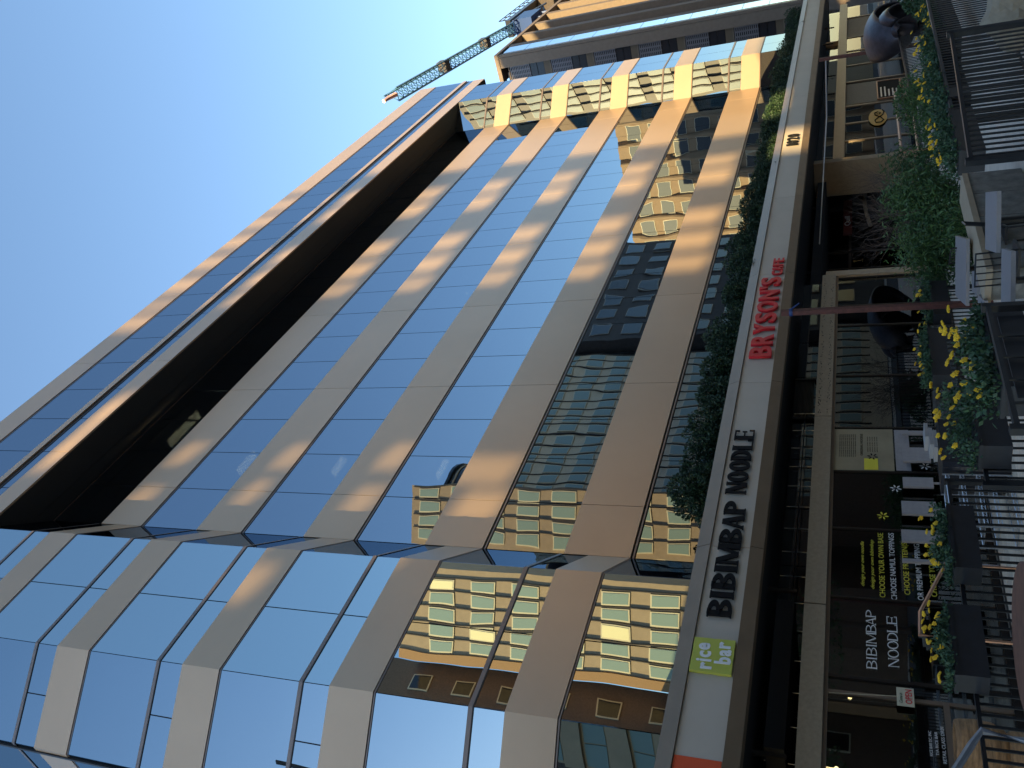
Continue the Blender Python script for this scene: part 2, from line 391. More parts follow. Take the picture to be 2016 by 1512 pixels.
bx('shop_ceiling', office, INTER, 3, 12.3, 2.94, 22.2, 17, 2.975)
bx('shop_side_wall', office, WARMWALL, 2.8, 11.9, 0, 3.0, 17, 3)
bx('shop_counter', office, WARMWALL, 9.8, 14.6, 0, 14.6, 15.2, 1.1)
for (X, Y, Z) in ((8.3, 13.4, 2.55), (9.6, 13.3, 2.35), (11.4, 13.6, 2.3), (13.3, 13.2, 2.35), (14.7, 13.9, 2.4), (7.4, 13.6, 2.5)):
    mb = MB(); mb.ball((X, Y, Z), .035); mb.tube([(X, Y, Z+.03), (X, Y, 2.94)], .006, 4); obj('pendant_lamp', mb, LAMPS, office)
bx('menu_film', office, MENU, 14.03, 11.985, 1.50, 15.38, 11.994, 2.64)
bx('menu_film', office, YELL, 14.05, 11.978, 1.80, 14.40, 11.984, 2.06)
bx('menu_film', office, WHITEB, 14.05, 11.986, 1.20, 15.36, 11.993, 1.47)
# recessed entrance
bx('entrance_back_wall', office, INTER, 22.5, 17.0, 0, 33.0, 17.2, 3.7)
mb = MB(); 
for x in (23.8, 25.4, 27, 28.6, 30.2, 31.6): mb.box(x-.03, 15.9, 0, x+.03, 15.98, 3.69)
mb.box(22.5, 15.9, 2.4, 33, 15.98, 2.5); obj('entrance_frame', mb, BRONZE, office)
for a, c in zip((22.5, 23.8, 25.4, 27, 28.6, 30.2), (23.8, 25.4, 27, 28.6, 30.2, 31.6)): bx('entrance_glass', office, SGLASS, a+.04, 15.93, .05, c-.04, 15.95, 2.39)
mb = MB(); FP = Facet((32.85, 14.1), (33.05, 12.8)); FP.box(mb, 0, FP.L, 0, 3.69, -.6, 0); obj('entrance_column', mb, TAN, office)
# shop front beyond the entrance
bx('bronze_beam', office, BRONZE, 33.75, 13.0, 2.60, 60, 13.4, 3.02)
bx('upper_glazing', office, SGLASS, 33.75, 13.42, 3.03, 60, 13.44, 3.69)
bx('tan_wall_panel', office, BEAM, 40.9, 13.2, 0, 43.9, 13.4, 2.595)
bx('tan_wall_panel', office, TAN, 52.6, 13.2, 0, 56.8, 13.4, 2.595)
for a in (33.8, 36.2, 38.3, 40.6, 44.2, 47.0, 49.7, 52.5, 57): bx('door_frame', office, BRONZE, a-.06, 13.16, 0, a+.06, 13.26, 2.598)
for a, c in ((33.8, 36.2), (36.2, 38.3), (38.3, 40.6), (44.2, 47), (47, 49.7), (49.7, 52.5), (57, 60)): bx('shop_window', office, SGLASS, a+.07, 13.2, .05, c-.07, 13.22, 2.59)
mb = MB()
for x0, x1, z in [(44.3, 52.4, .3+i*.42) for i in range(6)]: mb.box(x0, 13.5, z, x1, 13.9, z+.30)
obj('window_blind', mb, mat('green_grey_blind', (.20, .25, .17), .7), office)
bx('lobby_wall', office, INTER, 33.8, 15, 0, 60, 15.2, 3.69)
# body of the block under the sign band, beyond the right bay
bx('rear_wall', office, BEAM, 5.96, 20, 0, 6.2, 29.5, 3)

# ------------------------------------------------------------------ lettering
def slab_text(s, name, parent, M, x, y, z, h, w, depth=.05, weight=.17, serif=.055):
    """slab-serif capitals from bars and bowls; each letter is a mesh of its own"""
    n = len([c for c in s if c != ' ']); units = sum({'I': .55, 'M': 1.25, 'W': 1.3, ' ': .55}.get(c, .95) for c in s)
    k = w/units; t = weight; cur = 0
    for c in s:
        u = {'I': .55, 'M': 1.25, 'W': 1.3, ' ': .55}.get(c, .95)
        if c == ' ': cur += u; continue
        mb = MB(); e = [0]
        x0, x1 = .03, u-.03
        def P(poly):
            e[0] += 1; dd = .0006*e[0]
            vs = [(x+(cur+px)*k, y-depth-dd, z+pz*h) for px, pz in poly]+[(x+(cur+px)*k, y-dd, z+pz*h) for px, pz in poly]
            q = len(poly); fs = [tuple(range(q)), tuple(range(q, 2*q))[::-1]]+[(i, (i+1) % q+0, (i+1) % q+q, i+q) for i in range(q)]
            fs = [fs[0], fs[1]]+[(f[1], f[0], f[3], f[2]) for f in fs[2:]]
            mb.add(vs, fs)
        def bar(a, b, c_, d): P([(a, b), (c_, b), (c_, d), (a, d)])
        def dia(xa, xb, z0, z1, ww): P([(xa, z0), (xa+ww, z0), (xb+ww, z1), (xb, z1)])
        def arc(cx, cz, rx, rz, a0, a1, tx=t, tz=None, n=12):
            tz = tz or t*.55
            pin = []; pout = []
            for i in range(n+1):
                a = R(a0+(a1-a0)*i/n); pout.append((cx+rx*math.cos(a), cz+rz*math.sin(a))); pin.append((cx+(rx-tx)*math.cos(a), cz+(rz-tz)*math.sin(a)))
            for i in range(n): P([pout[i], pout[i+1], pin[i+1], pin[i]])
        sf = serif; sv = .06
        def stem(cx, z0=0, z1=1, top=True, bot=True, ww=t):
            bar(cx, z0, cx+ww, z1)
            if top: bar(cx-sf, z1-sv, cx+ww+sf, z1)
            if bot: bar(cx-sf, z0, cx+ww+sf, z0+sv)
        if c == 'I': stem(u/2-t/2)
        elif c == 'B':
            stem(x0+.04); arc(x0+.35, .745, x1-x0-.37, .255, -90, 90); arc(x0+.35, .27, x1-x0-.34, .27, -90, 90)
            for zz in (0, .49-.0, .94): bar(x0+.1, zz, x0+.37, zz+.07)
        elif c == 'P':
            stem(x0+.04); arc(x0+.35, .72, x1-x0-.36, .28, -90, 90)
            for zz in (.44, .94): bar(x0+.1, zz, x0+.37, zz+.07)
        elif c == 'D':
            stem(x0+.04); arc(x0+.28, .5, x1-x0-.28, .5, -90, 90, n=16)
            for zz in (0, .94): bar(x0+.1, zz, x0+.3, zz+.06)
        elif c == 'O': arc(u/2, .5, (x1-x0)/2, .52, 0, 360, n=24)
        elif c == 'L': stem(x0+.04); bar(x0+.1, 0, x1, .07); bar(x1-.07, 0, x1, .28)
        elif c == 'E':
            stem(x0+.04)
            for zz, xe in ((0, x1), (.46, x1-.12), (.93, x1-.03)): bar(x0+.1, zz, xe, zz+.07)
            bar(x1-.07, 0, x1, .27); bar(x1-.10, .75, x1-.03, 1); bar(x1-.17, .38, x1-.12, .62)
        elif c == 'N': stem(x0+.02, ww=t*.5); dia(x1-t*.9-.06, x0+.0, 0, 1, t*1.05); stem(x1-t*.5-.02, bot=False, ww=t*.5)
        elif c == 'A':
            dia(x0, u/2-t*.35, 0, 1, t*.5); dia(x1-t, u/2-t*.5, 0, 1, t); bar(x0+.15, .28, x1-.18, .36)
            bar(x0-.04, 0, x0+.2, sv); bar(x1-t-.08, 0, x1+.04, sv)
        elif c == 'M':
            stem(x0, ww=t*.5); stem(x1-t, ww=t); dia(u/2-t*.5, x0, .05, 1, t); dia(u/2-t*.2, x1-t, .05, 1, t*.5)
        obj('letter', mb, M, parent)
        cur += u
def ftext(s, name, M, x, y, z, size, width=None, parent=None, depth=.004, off=0, shear=0, align='LEFT'):
    cu = bpy.data.curves.new(name, 'FONT'); cu.body = s; cu.size = size; cu.extrude = depth; cu.offset = off; cu.shear = shear; cu.resolution_u = 3
    cu.materials.append(M)
    tmp = bpy.data.objects.new(name, cu); C.objects.link(tmp)
    bpy.context.view_layer.update(); dg = bpy.context.evaluated_depsgraph_get()
    me = bpy.data.meshes.new_from_object(tmp.evaluated_get(dg)); bpy.data.objects.remove(tmp)
    xs = [v.co.x for v in me.vertices]; x0, x1 = min(xs), max(xs)
    kx = (width/(x1-x0)) if width else 1
    for v in me.vertices:
        v.co = Vector(((v.co.x-x0)*kx, -v.co.z, v.co.y))
    o = link(name, me, parent, (x, y, z)); return o

sg = thing('shop_sign', 'black slab serif letters BIBIMBAP NOODLE on the pale sign band', 'sign')
slab_text('BIBIMBAP', 'letter', sg, BLACKL, 9.12, YB-.01, 4.07, .39, 2.76, .03, .29)
slab_text('NOODLE', 'letter', sg, BLACKL, 12.08, YB-.01, 4.11, .39, 1.94, .03, .29)
sg = thing('shop_sign', "red raised BRYSON'S CAFE letters on the pale sign band", 'sign')
xx = 16.72
for ch, wd in zip("BRYSON'S", (.50, .50, .50, .48, .56, .54, .18, .48)):
    ftext(ch, 'letter', RED, xx, YB-.04, 4.0 if ch != "'" else 4.0, .68, wd-.07, sg, .035, .018); xx += wd+.02
xx = 20.72
for ch in "CAFE": ftext(ch, 'letter', RED, xx, YB-.03, 3.99, .38, .20, sg, .025, .010); xx += .24
sg = thing('house_number', 'black street number 1020 on the pale sign band', 'number sign')
xx = 30.36
for ch in "1020": ftext(ch, 'numeral', BLACKL, xx, YB-.03, 4.04, .58, .23 if ch != '1' else .10, sg, .02, .001); xx += .33 if ch != '1' else .2
sg = thing('shop_sign', 'lime green rice bar sign board with white letters', 'sign')
mb = MB(); poly = []
random.seed(3)
for i in range(40):
    t = i/40*4; s = int(t); f = t-s; j = random.uniform(-.008, .008)
    p = [(f, j), (1+j, f), (1-f, 1+j), (j, 1-f)][s]; poly.append((8.05+p[0]*.63, 3.95+p[1]*.63))
vs = [(x, YB-.04, z) for x, z in poly]+[(x, YB+.018, z) for x, z in poly]; q = len(poly)
mb.add(vs, [tuple(range(q))]+[((i+1) % q, i, i+q, (i+1) % q+q) for i in range(q)]); obj('board', mb, [LIME], sg)
for ch, xx, zz, ww_ in (('r', 8.10, 4.26, .12), ('i', 8.235, 4.28, .045), ('c', 8.31, 4.30, .12), ('e', 8.45, 4.33, .13), ('b', 8.22, 3.99, .13), ('a', 8.37, 4.0, .12), ('r', 8.51, 4.02, .12)):
    ftext(ch, 'letter', WHITEL, xx, YB-.045, zz, .33, ww_, sg, .003, .012)
tag(bx('sign_panel_red', None, REDP, 5.0, YB+.012, 3.93, 6.66, YB+.018, 4.59), 'plain orange red panel at the end of the pale sign band', 'sign')
bpy.data.objects['sign_panel_red'].name = 'orange_panel'

# window lettering
def vinyl(label, lines, group=None, name='window_lettering'):
    t = thing(name, label, 'lettering', group=group)
    for s, M, x, z, sz, wd, sh in lines: ftext(s, 'lettering', M, x, 11.988, z, sz, wd, t, .001, 0, sh)
    return t
t = thing('window_lettering', 'large white BIBIMBAP NOODLE lettering on the shop window', 'lettering')
slab_text('BIBIMBAP', 'lettering', t, WHITEL, 9.22, 11.992, 1.92, .155, 1.20, .002, .13, .05)
slab_text('NOODLE', 'lettering', t, WHITEL, 9.30, 11.992, 1.60, .155, 1.02, .002, .13, .05)
vinyl('yellow and white lines about bases, toppings and sauce on the shop window', [
    ('design your own noodle', YELL, 10.95, 2.09, .085, 1.08, .35), ('design your own bibimbap', YELL, 10.90, 1.93, .085, 1.18, .35),
    ('CHOOSE YOUR OWN BASE', YELL, 10.72, 1.76, .13, 1.55, 0), ('CHOOSE NAMUL TOPPINGS', WHITEL, 10.68, 1.58, .13, 1.60, 0),
    ('CHOOSE PROTEIN(S)', YELL, 10.82, 1.37, .13, 1.27, 0), ('OR PREMIUM TOPPING(S)', WHITEL, 10.72, 1.17, .13, 1.45, 0),
    ('CHOOSE YOUR SAUCE', YELL, 10.82, .96, .13, 1.30, 0)])
vinyl('small white RICE BAR and RETAIL CLASS lettering on the door glass', [('RICE BAR DC, INC', WHITEL, 7.84, 1.22, .055, .40, 0), ('T/A RICE BAR', WHITEL, 7.86, 1.14, .055, .38, 0), ('RETAIL CLASS DR01', WHITEL, 7.75, 1.05, .065, .58, 0)])
for (X, Z, M, lb) in ((14.46, 1.90, BLACKL, 'black six petal flower decal over the beige menu film'), (13.5, 1.50, WHITEL, 'white six petal flower decal between the menu and the yellow flower'), (12.72, 1.75, YELL, 'yellow six petal flower decal above the list of toppings'), (14.18, .95, WHITEL, 'white six petal flower decal low under the beige menu')):
    mb = MB()
    for i in range(6):
        a = i*math.pi/3+.3; u = Vector((math.cos(a), 0, math.sin(a))); v = Vector((-math.sin(a), 0, math.cos(a))); c = Vector((X, 11.975, Z))
        mb.add([c+u*.02, c+u*.06-v*.016, c+u*.095-v*.012, c+u*.105, c+u*.095+v*.012, c+u*.06+v*.016], [(0, 1, 2, 3, 4, 5)])
    tag(obj('flower_decal', mb, M), lb, 'decal')
t = thing('menu_print', 'lines of small dark print on the beige menu film in the window', 'lettering')
ftext('ORIGINAL NOODLE', 'lettering', BLACKL, 14.5, 11.982, 2.08, .075, .72, t, .001)
for i in range(9): ftext('rice noodle and vegetables with sauce', 'lettering', BLACKL, 14.45, 11.982, 2.52-i*.038, .03, .75, t, .0006)
for i in range(5): ftext('please order inside', 'lettering', BLACKL, 14.62, 11.982, 1.98-i*.045, .03, .5, t, .0006)
t = thing('open_sign', 'cream Come in we are OPEN sign hanging in the shop door', 'sign', (8.55, 11.90, 1.42))
mb = MB(); mb.box(0, 0, 0, .32, .012, .24); obj('board', mb, CREAM, t)
o = ftext("OPEN", 'lettering', RED, .04, -.004, .03, .13, .25, t, .001, .002); o = ftext("Come in", 'lettering', LEAFM, .05, -.004, .16, .07, .17, t, .001, 0, .3)
mb = MB(); mb.tube([(.16, .006, .24), (.1, .03, 1.2)], .004, 4); obj('cord', mb, CREAM, t)

# ------------------------------------------------------------------ hedge on the ledge
def leafcloud(mb, n, fn, size, up=.3, tri=False, wr=.28):
    for i in range(n):
        p, nr = fn(); d = Vector((random.gauss(0, 1), random.gauss(0, 1), random.gauss(0, 1)+up)).normalized()
        d = (d+nr*1.2).normalized(); s_ = d.cross(Vector((random.gauss(0, 1), random.gauss(0, 1), random.gauss(0, 1)))).normalized()
        L = size*random.uniform(.6, 1.3); W = L*wr
        if tri: mb.add([p-s_*W, p+s_*W, p+d*L], [(0, 1, 2)])
        else: mb.add([p, p+d*L*.5+s_*W, p+d*L, p+d*L*.5-s_*W], [(0, 1, 2, 3)])
def shrub_mesh(seed, rx, ry, h, n, size, M, lumps=9, tri=False, name='foliage'):
    random.seed(seed); mb = MB(); L = []
    for i in range(lumps):
        zz = random.uniform(.12, .85)
        L.append((Vector((random.uniform(-1, 1)*rx*.75*(1.1-zz*.7), random.uniform(-1, 1)*ry*.6*(1.1-zz*.6), zz*h)), random.uniform(.30, .48)*(1.15-zz*.45)))
    def fn():
        c, r = random.choice(L); v = Vector((random.gauss(0, 1), random.gauss(0, 1), random.gauss(0, 1))).normalized()
        rr = random.uniform(.55, 1)**.5
        p = c+Vector((v.x*rx*r*1.5, v.y*ry*r*1.5, v.z*h*r*.8))*rr
        p.z = max(p.z, 0)
        if name == 'foliage' and size < .08 and ry == .5: p.y = max(p.y, -.40+random.uniform(0, .06)); p.z = max(p.z, .12)
        return p, v
    leafcloud(mb, n, fn, size, tri=tri)
    return mb.mesh(name, M)
SH = [shrub_mesh(s, .68, .5, h, 5200, .075, LEAFH, 14) for s, h in ((11, 1.15), (12, .95), (13, 1.3), (14, 1.05))]
x = 12.7; i = 0
while x < 54:
    me = SH[(i*7+i//3) % 4]; y = 11.80+random.uniform(-.04, .08)
    o = link('ledge_shrub', me, None, (x, y, 4.53), random.uniform(0, 6))
    s = random.uniform(.95, 1.15)*(.92 if x < 20 else .86); o.scale = (1, 1, s)
    lb = 'dark evergreen shrub at the noodle sign end of the ledge row' if i == 0 else ('dark evergreen shrub in the row above the black noodle letters' if x < 15 else 'dark evergreen shrub in the row between the noodle and cafe letters' if x < 17 else 'dark evergreen shrub in the row above the red cafe letters' if x < 22 else 'dark evergreen shrub in the row between the cafe letters and the street number' if x < 30 else 'dark evergreen shrub in the row above the street number' if x < 33 else 'small dark evergreen shrub in the far end of the ledge row')
    tag(o, lb, 'shrub', 'evergreen shrubs along the ledge')
    x += random.uniform(.66, .84)*(1.0 if x < 44 else 1.4); i += 1

# ------------------------------------------------------------------ neighbouring tower
tw = thing('stone_tower', 'tall tan stone office tower with deep vertical fins beside the glass block', 'building', (0, 0, 0))
XT, YT, HT = 68.3, 14.0, 29.7
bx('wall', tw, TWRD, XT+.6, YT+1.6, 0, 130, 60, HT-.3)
bx('corner_trim', tw, TWRS, XT, YT, 0, XT+.35, YT+.2, HT); bx('stone_pier', tw, TWRS, XT+.02, YT+.23, 0, XT+.9, YT+1.06, HT)
bx('cornice', tw, TWRS, XT-.05, YT-.06, HT, 130, YT+2.2, HT+.35); bx('cornice', tw, TWRS, XT-.05, YT+2.2, HT, XT+.8, 60, HT+.35)
for k in range(9):
    z = HT-.55-3.68*(k+1)
    if z < -3: continue
    z0 = max(z, 0)
    for yb in (15.08, 19.6, 24.1):
        if z0+3.6 > 0:
            bx('brown_panel', tw, mat('tower_brown', (.10, .075, .05), .6) if 'tower_brown' not in bpy.data.materials else bpy.data.materials['tower_brown'], XT+.33, yb, z0, XT+.45, yb+3.6, z0+.55)
            bx('window', tw, TWRD, XT+.38, yb, z0+.58, XT+.45, yb+3.6, z0+1.15); bx('window', tw, TWRD, XT+.38, yb, z0+1.2, XT+.45, yb+3.6, z0+1.75)
            bx('glazing_bar', tw, TWRS, XT+.25, yb, z0+3.6, XT+.4, yb+3.6, z0+3.68)
            mb = MB()
            for j in range(12): mb.box(XT+.30, yb, z0+1.82+j*.15, XT+.33, yb+3.6, z0+1.90+j*.15)
            for j in range(10): mb.box(XT+.335, yb+j*.36, z0+1.8, XT+.36, yb+j*.36+.12, z0+3.55)
            obj('grille', mb, GRILL, tw)
for yb in (18.7, 23.2, 27.7): bx('stone_pier', tw, TWRS, XT+.02, yb, 0, XT+.9, yb+.9, HT)
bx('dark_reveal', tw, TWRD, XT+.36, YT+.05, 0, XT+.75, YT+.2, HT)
for k in range(15):
    z = HT-.2-(k+1)*1.95
    bx('corner_glass', tw, TWRG, XT+.78, YT+.02, z+.02, XT+2.68, YT+.06, z+1.93)
for k in range(14):
    x = XT+2.7+k*3.9
    bx('stone_fin', tw, TWRS, x, YT, 0, x+.85, YT+1.6, HT)
    for j in range(8):
        z = HT-.4-3.68*(j+1)
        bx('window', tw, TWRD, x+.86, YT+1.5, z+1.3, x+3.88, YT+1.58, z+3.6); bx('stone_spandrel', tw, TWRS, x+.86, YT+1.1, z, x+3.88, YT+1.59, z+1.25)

# ------------------------------------------------------------------ crane beyond the tower
cr = thing('tower_crane', 'blue lattice tower crane with a long jib above the stone tower', 'crane', (0, 0, 0))
def truss(p0, p1, hgt, wid, nseg, M, name, r=.13):
    mb = MB(); p0 = Vector(p0); p1 = Vector(p1); d = (p1-p0).normalized(); sdv = d.cross(Vector((0, 0, 1))).normalized(); up = sdv.cross(d)
    A = lambda f: p0+(p1-p0)*f+sdv*wid/2; B = lambda f: p0+(p1-p0)*f-sdv*wid/2; T = lambda f: p0+(p1-p0)*f+up*hgt
    for F in (A, B, T): mb.tube([F(0), F(1)], r*1.35, 5)
    for i in range(nseg):
        f, g, hh = i/nseg, (i+1)/nseg, (i+.5)/nseg
        for F in (A, B): mb.tube([F(f), T(hh)], r*.6, 4); mb.tube([T(hh), F(g)], r*.6, 4)
        mb.tube([A(f), B(f)], r*.6, 4); mb.tube([A(f), B(g)], r*.5, 4)
    return obj(name, mb, M, cr)
J0, J1 = Vector((126, 28.9, 71.9)), Vector((190, 32.9, 71.3))
truss(J0, J1, 2.6, 2.0, 34, STEELB, 'jib')
mb = MB(); tipd = (J0-J1).normalized(); mb.tube([J0+Vector((0, 0, .3)), J0+tipd*2.5+Vector((0, 0, .6)), J0+tipd*4.2+Vector((0, 0, .4))], .4, 6, .3); obj('jib_tip', mb, mat('crane_tip', (.8, .45, .4), .6), cr)
for f in (.33, .66):
    c = J0+(J1-J0)*f; bx('trolley', cr, mat('trolley', (.05, .045, .045), .6) if 'trolley' not in bpy.data.materials else bpy.data.materials['trolley'], c.x-1.0, c.y-.9, c.z-.1, c.x+1.0, c.y+.9, c.z+1.7)
bx('machinery_deck', cr, BLACKM, 187, 31.4, 73.0, 214, 35.0, 74.2)
bx('counterweight', cr, ODARK, 208, 31.6, 69.0, 213, 34.8, 73.0)
mb = MB()
for i in range(8): mb.tube([(188+i*3.5, 31.4, 74.2), (188+i*3.5, 31.4, 76.0)], .1, 4)
mb.tube([(188, 31.4, 76), (213, 31.4, 76)], .12, 4); mb.tube([(188, 31.4, 75.1), (213, 31.4, 75.1)], .08, 4); obj('guard_rail', mb, BLACKM, cr)
bx('cab', cr, STEELB2, 184, 31.0, 67.0, 192, 34.5, 71.0)
truss((190, 33, 40), (190.5, 33.2, 71), 3.0, 3.0, 10, STEELB2, 'mast', .2)
truss((182, 32.2, 70.5), (205, 33.6, 70.0), 3.2, 2.6, 9, STEELB2, 'counter_jib', .16)

# ------------------------------------------------------------------ across the street (what the mirrored glass shows)
def far_block(name, label, x0, x1, yf, depth, z1, bands):
    return None
WIN = {}
def winmesh(w_, h_, gl, key, fr=None):
    if key in WIN: return WIN[key]
    mb = MB(); mb.box(0, -.06, 0, w_, .02, h_, 1); mb.box(.09, -.075, .09, w_-.09, -.061, h_-.09, 0)
    WIN[key] = mb.mesh('window', [gl, fr or OFRAME]); return WIN[key]
def grid_face(parent, p, q, z0, z1, cw, fh, ww, wh, sill, gl=OGL, off=.3, panel=None, fins=True, blind=0):
    F = Facet(p, q); ang = math.atan2(F.u.y, F.u.x); n = int((F.L-off)/cw); key = (gl.name, ww, wh)
    me = winmesh(ww, wh, gl, key, BRONZE if gl is OGLD else None)
    for i in range(n):
        for j in range(int((z1-z0)/fh)):
            x, y = F.pt(off+i*cw+(cw-ww)/2, 0.03)
            m_ = me if random.random() > blind else winmesh(ww, wh, OBLIND, (OBLIND.name, ww, wh))
            link('window', m_, parent, (x, y, z0+sill+j*fh), ang)
        if fins:
            mb = MB(); F.box(mb, off+i*cw-.03, off+i*cw+.03, z0, z1, 0, .10); obj('fin', mb, ODARK, parent)
    return F
def prism(name, pts, z0, z1, M, parent):
    mb = MB(); q = len(pts); mb.add([(x, y, z0) for x, y in pts]+[(x, y, z1) for x, y in pts], [tuple(range(q))[::-1], tuple(range(q, 2*q))]+[(i, (i+1) % q, (i+1) % q+q, i+q) for i in range(q)])
    return obj(name, mb, M, parent)
random.seed(5)
# angled wing mirrored in the left bay
wg = thing('brick_wing', 'narrow angled wing of tan panels and brick across the street', 'building')
prism('wall', [(34.7, -15.1), (30.7, -20.0), (33.2, -22.6), (37.4, -17.2)], 8.8, 32.0, OPAN, wg)
prism('base', [(34.7, -15.1), (30.7, -20.0), (33.2, -22.6), (37.4, -17.2)], 0, 8.79, BRICK, wg)
grid_face(wg, (34.75, -15.05), (30.65, -20.05), 11.5, 35.5, 1.43, 2.9, 1.05, 1.75, .75, blind=.06) if False else None
F = Facet((34.7, -15.1), (30.7, -20.0))
if F.n.x > 0: F = Facet((30.7, -20.0), (34.7, -15.1))
grid_face(wg, tuple(F.p), tuple(F.p+F.u*F.L), 8.8, 31.9, 1.02, 3.05, .80, 1.85, .7, blind=.06, off=.60)
mb = MB(); F.box(mb, 0 if F.u.y > 0 else F.L-.6, .58 if F.u.y > 0 else F.L, 0, 32.0, .0, .12); obj('brick_pier', mb, OPAN2, wg)
bw = thing('brick_house', 'brown brick block with small dark windows set back across the street', 'building')
bx('wall', bw, BRICK, 28.9, -23.3, 0, 32.2, -22.3, 34.5); bx('wall', bw, BRICK, 32.3, -23.3, 0, 50.4, -22.4, 11.5); bx('wall', bw, BRICK, -8, -23.3, 0, 28.88, -22.32, 15)
WB = winmesh(1.2, 1.5, OGLD, ('db', 1.2, 1.5))
for j in range(9): link('window', WB, bw, (31.0, -22.27, 3+j*3.4), math.pi)
for i in range(13):
    for j in range(4): link('window', WB, bw, (27.5-i*2.6, -22.29, 1.6+j*3.3), math.pi)
# second angled wing, mirrored in the right bay
w2 = thing('panelled_wing', 'second angled wing of tan panels and wide windows across the street', 'building')
prism('wall', [(47.4, -16.4), (44.0, -20.4), (46.5, -22.0), (49.2, -18.5)], 10.5, 38.2, OPAN, w2)
prism('base', [(47.4, -16.4), (44.0, -20.4), (46.5, -22.0), (49.2, -18.5)], 0, 10.49, BRICK, w2)
F = Facet((47.4, -16.4), (44.0, -20.4))
if F.n.x > 0: F = Facet((44.0, -20.4), (47.4, -16.4))
grid_face(w2, tuple(F.p), tuple(F.p+F.u*F.L), 10.5, 38.0, 1.18, 3.05, .92, 1.95, .6, off=.15, fins=True)
# long shaded grid block
gb = thing('grid_block', 'long tan office block with a grid of square windows across the street', 'building')
bx('wall', gb, mat('grid_tan_panel', (.58, .45, .30), .6, 0, 2, .08), 50.5, -36, 0, 76, -22.0, 36.2)
grid_face(gb, (76, -22), (50.5, -22), 1.5, 35.8, 1.45, 2.9, 1.08, 1.75, .7, off=.2)
WSIDE = winmesh(1.08, 1.75, OGLW, ('gs', 1.08, 1.75))
for i in range(9):
    for j in range(11): link('window', WSIDE, gb, (50.47, -22.5-i*1.45, 2.2+j*2.9), -math.pi/2)
gd = thing('dark_block', 'dark stone office block with deep openings across the street', 'building')
bx('wall', gd, ODARK, 77.5, -38, 0, 102, -21, 36)
grid_face(gd, (102, -21), (77.5, -21), 2, 35, 3.4, 3.7, 2.2, 2.3, .7, gl=OGLD, fins=False, off=.4)
sb = thing('pale_block', 'sunlit pale stone block with rounded piers closing the street', 'building')
bx('wall', sb, OSTONE2, 130, -48, 0, 150, -14.0, 38)
mb0 = None
for i in range(10):
    for j in range(10):
        y = -46+i*3.3; WG = winmesh(2.3, 2.3, OGLW, ('s', 2.3, 2.3))
        o = link('window', WG, sb, (129.95, y+2.3, 1.6+j*3.6), -math.pi/2)
for i in range(11):
    mb = MB(); mb.tube([(129.9, -47+i*3.3+.5, 0), (129.9, -47+i*3.3+.5, 38)], .5, 10); obj('round_pier', mb, OSTONE2, sb)
# striped block mirrored in the chamfer at the corner
st = thing('striped_block', 'tan office block striped with ribbon windows across the side street', 'building')
bx('wall', st, OSTONE, -28.9, -40, 0, -12, -21, 25)
for j in range(7):
    for i in range(8):
        bx('window', st, OGL, -28.6+i*2.05, -21.0, 2+j*3.4, -26.7+i*2.05, -20.94, 3.5+j*3.4)
    bx('stone_band', st, OSTONE, -28.9, -21.0, 3.7+j*3.4, -12, -20.7, 5.2+j*3.4)
# roofs and rooftop machines seen in the mirrors
rb = thing('round_penthouse', 'round banded penthouse on the roof of the tan grid block', 'penthouse')
mb = MB(); mb.lathe((56, -27, 36.2), [(4.2, 0), (4.2, 3.6), (4.5, 3.7), (4.5, 4.0)], 28); obj('drum', mb, OGLD, rb)
mb = MB(); 
for k in range(5): mb.lathe((56, -27, 36.5+k*.7), [(4.3, 0), (4.3, .18)], 28)
obj('band', mb, OSTONE, rb)
# unseen screen, added to shade the front's left half and stripe the sun beyond
oc = thing('shade_screen', 'unseen added shade screen of sheeting with an open frame', 'building')
YO = -22.0
def facade_to_screen(X, Z, Y=13.3):
    t = (Y-YO)/(-SUN.y); return X+SUN.x*t, Z+SUN.z*t
holes = [(-57.19, 42.07, .27, .42), (-57.21, 37.99, .27, .42), (-57.12, 34.46, .28, .42), (-59.33, 42.26, .27, .42), (-58.86, 38.38, .26, .34), (-58.97, 34.63, .27, .42), (-57.6, 31.6, .3, .9), (-59.0, 31.2, .35, .6),  # openings cut to throw sun spots onto the left spandrels
         (-54.0, 44.3, .9, .35), (-55.9, 44.3, .9, .35), (-60.4, 34.5, .3, .7)]
xe = facade_to_screen(24.2, 10)[0]
xs = sorted(set([-95.0, xe]+[h[0]-h[2] for h in holes]+[h[0]+h[2] for h in holes]))
mb = MB()
for a, c in zip(xs[:-1], xs[1:]):
    mx_ = (a+c)/2; hs = sorted([(h[1]-h[3], h[1]+h[3]) for h in holes if h[0]-h[2] < mx_ < h[0]+h[2]]); z = 0
    for h0, h1 in hs:
        if h0 > z: mb.box(a, YO-.02, z, c, YO+.02, h0); z = h1
        else: z = max(z, h1)
    mb.box(a, YO-.02, z, c, YO+.02, 58)
obj('sheeting', mb, mat('sheeting', (.3, .26, .34), .8), oc)
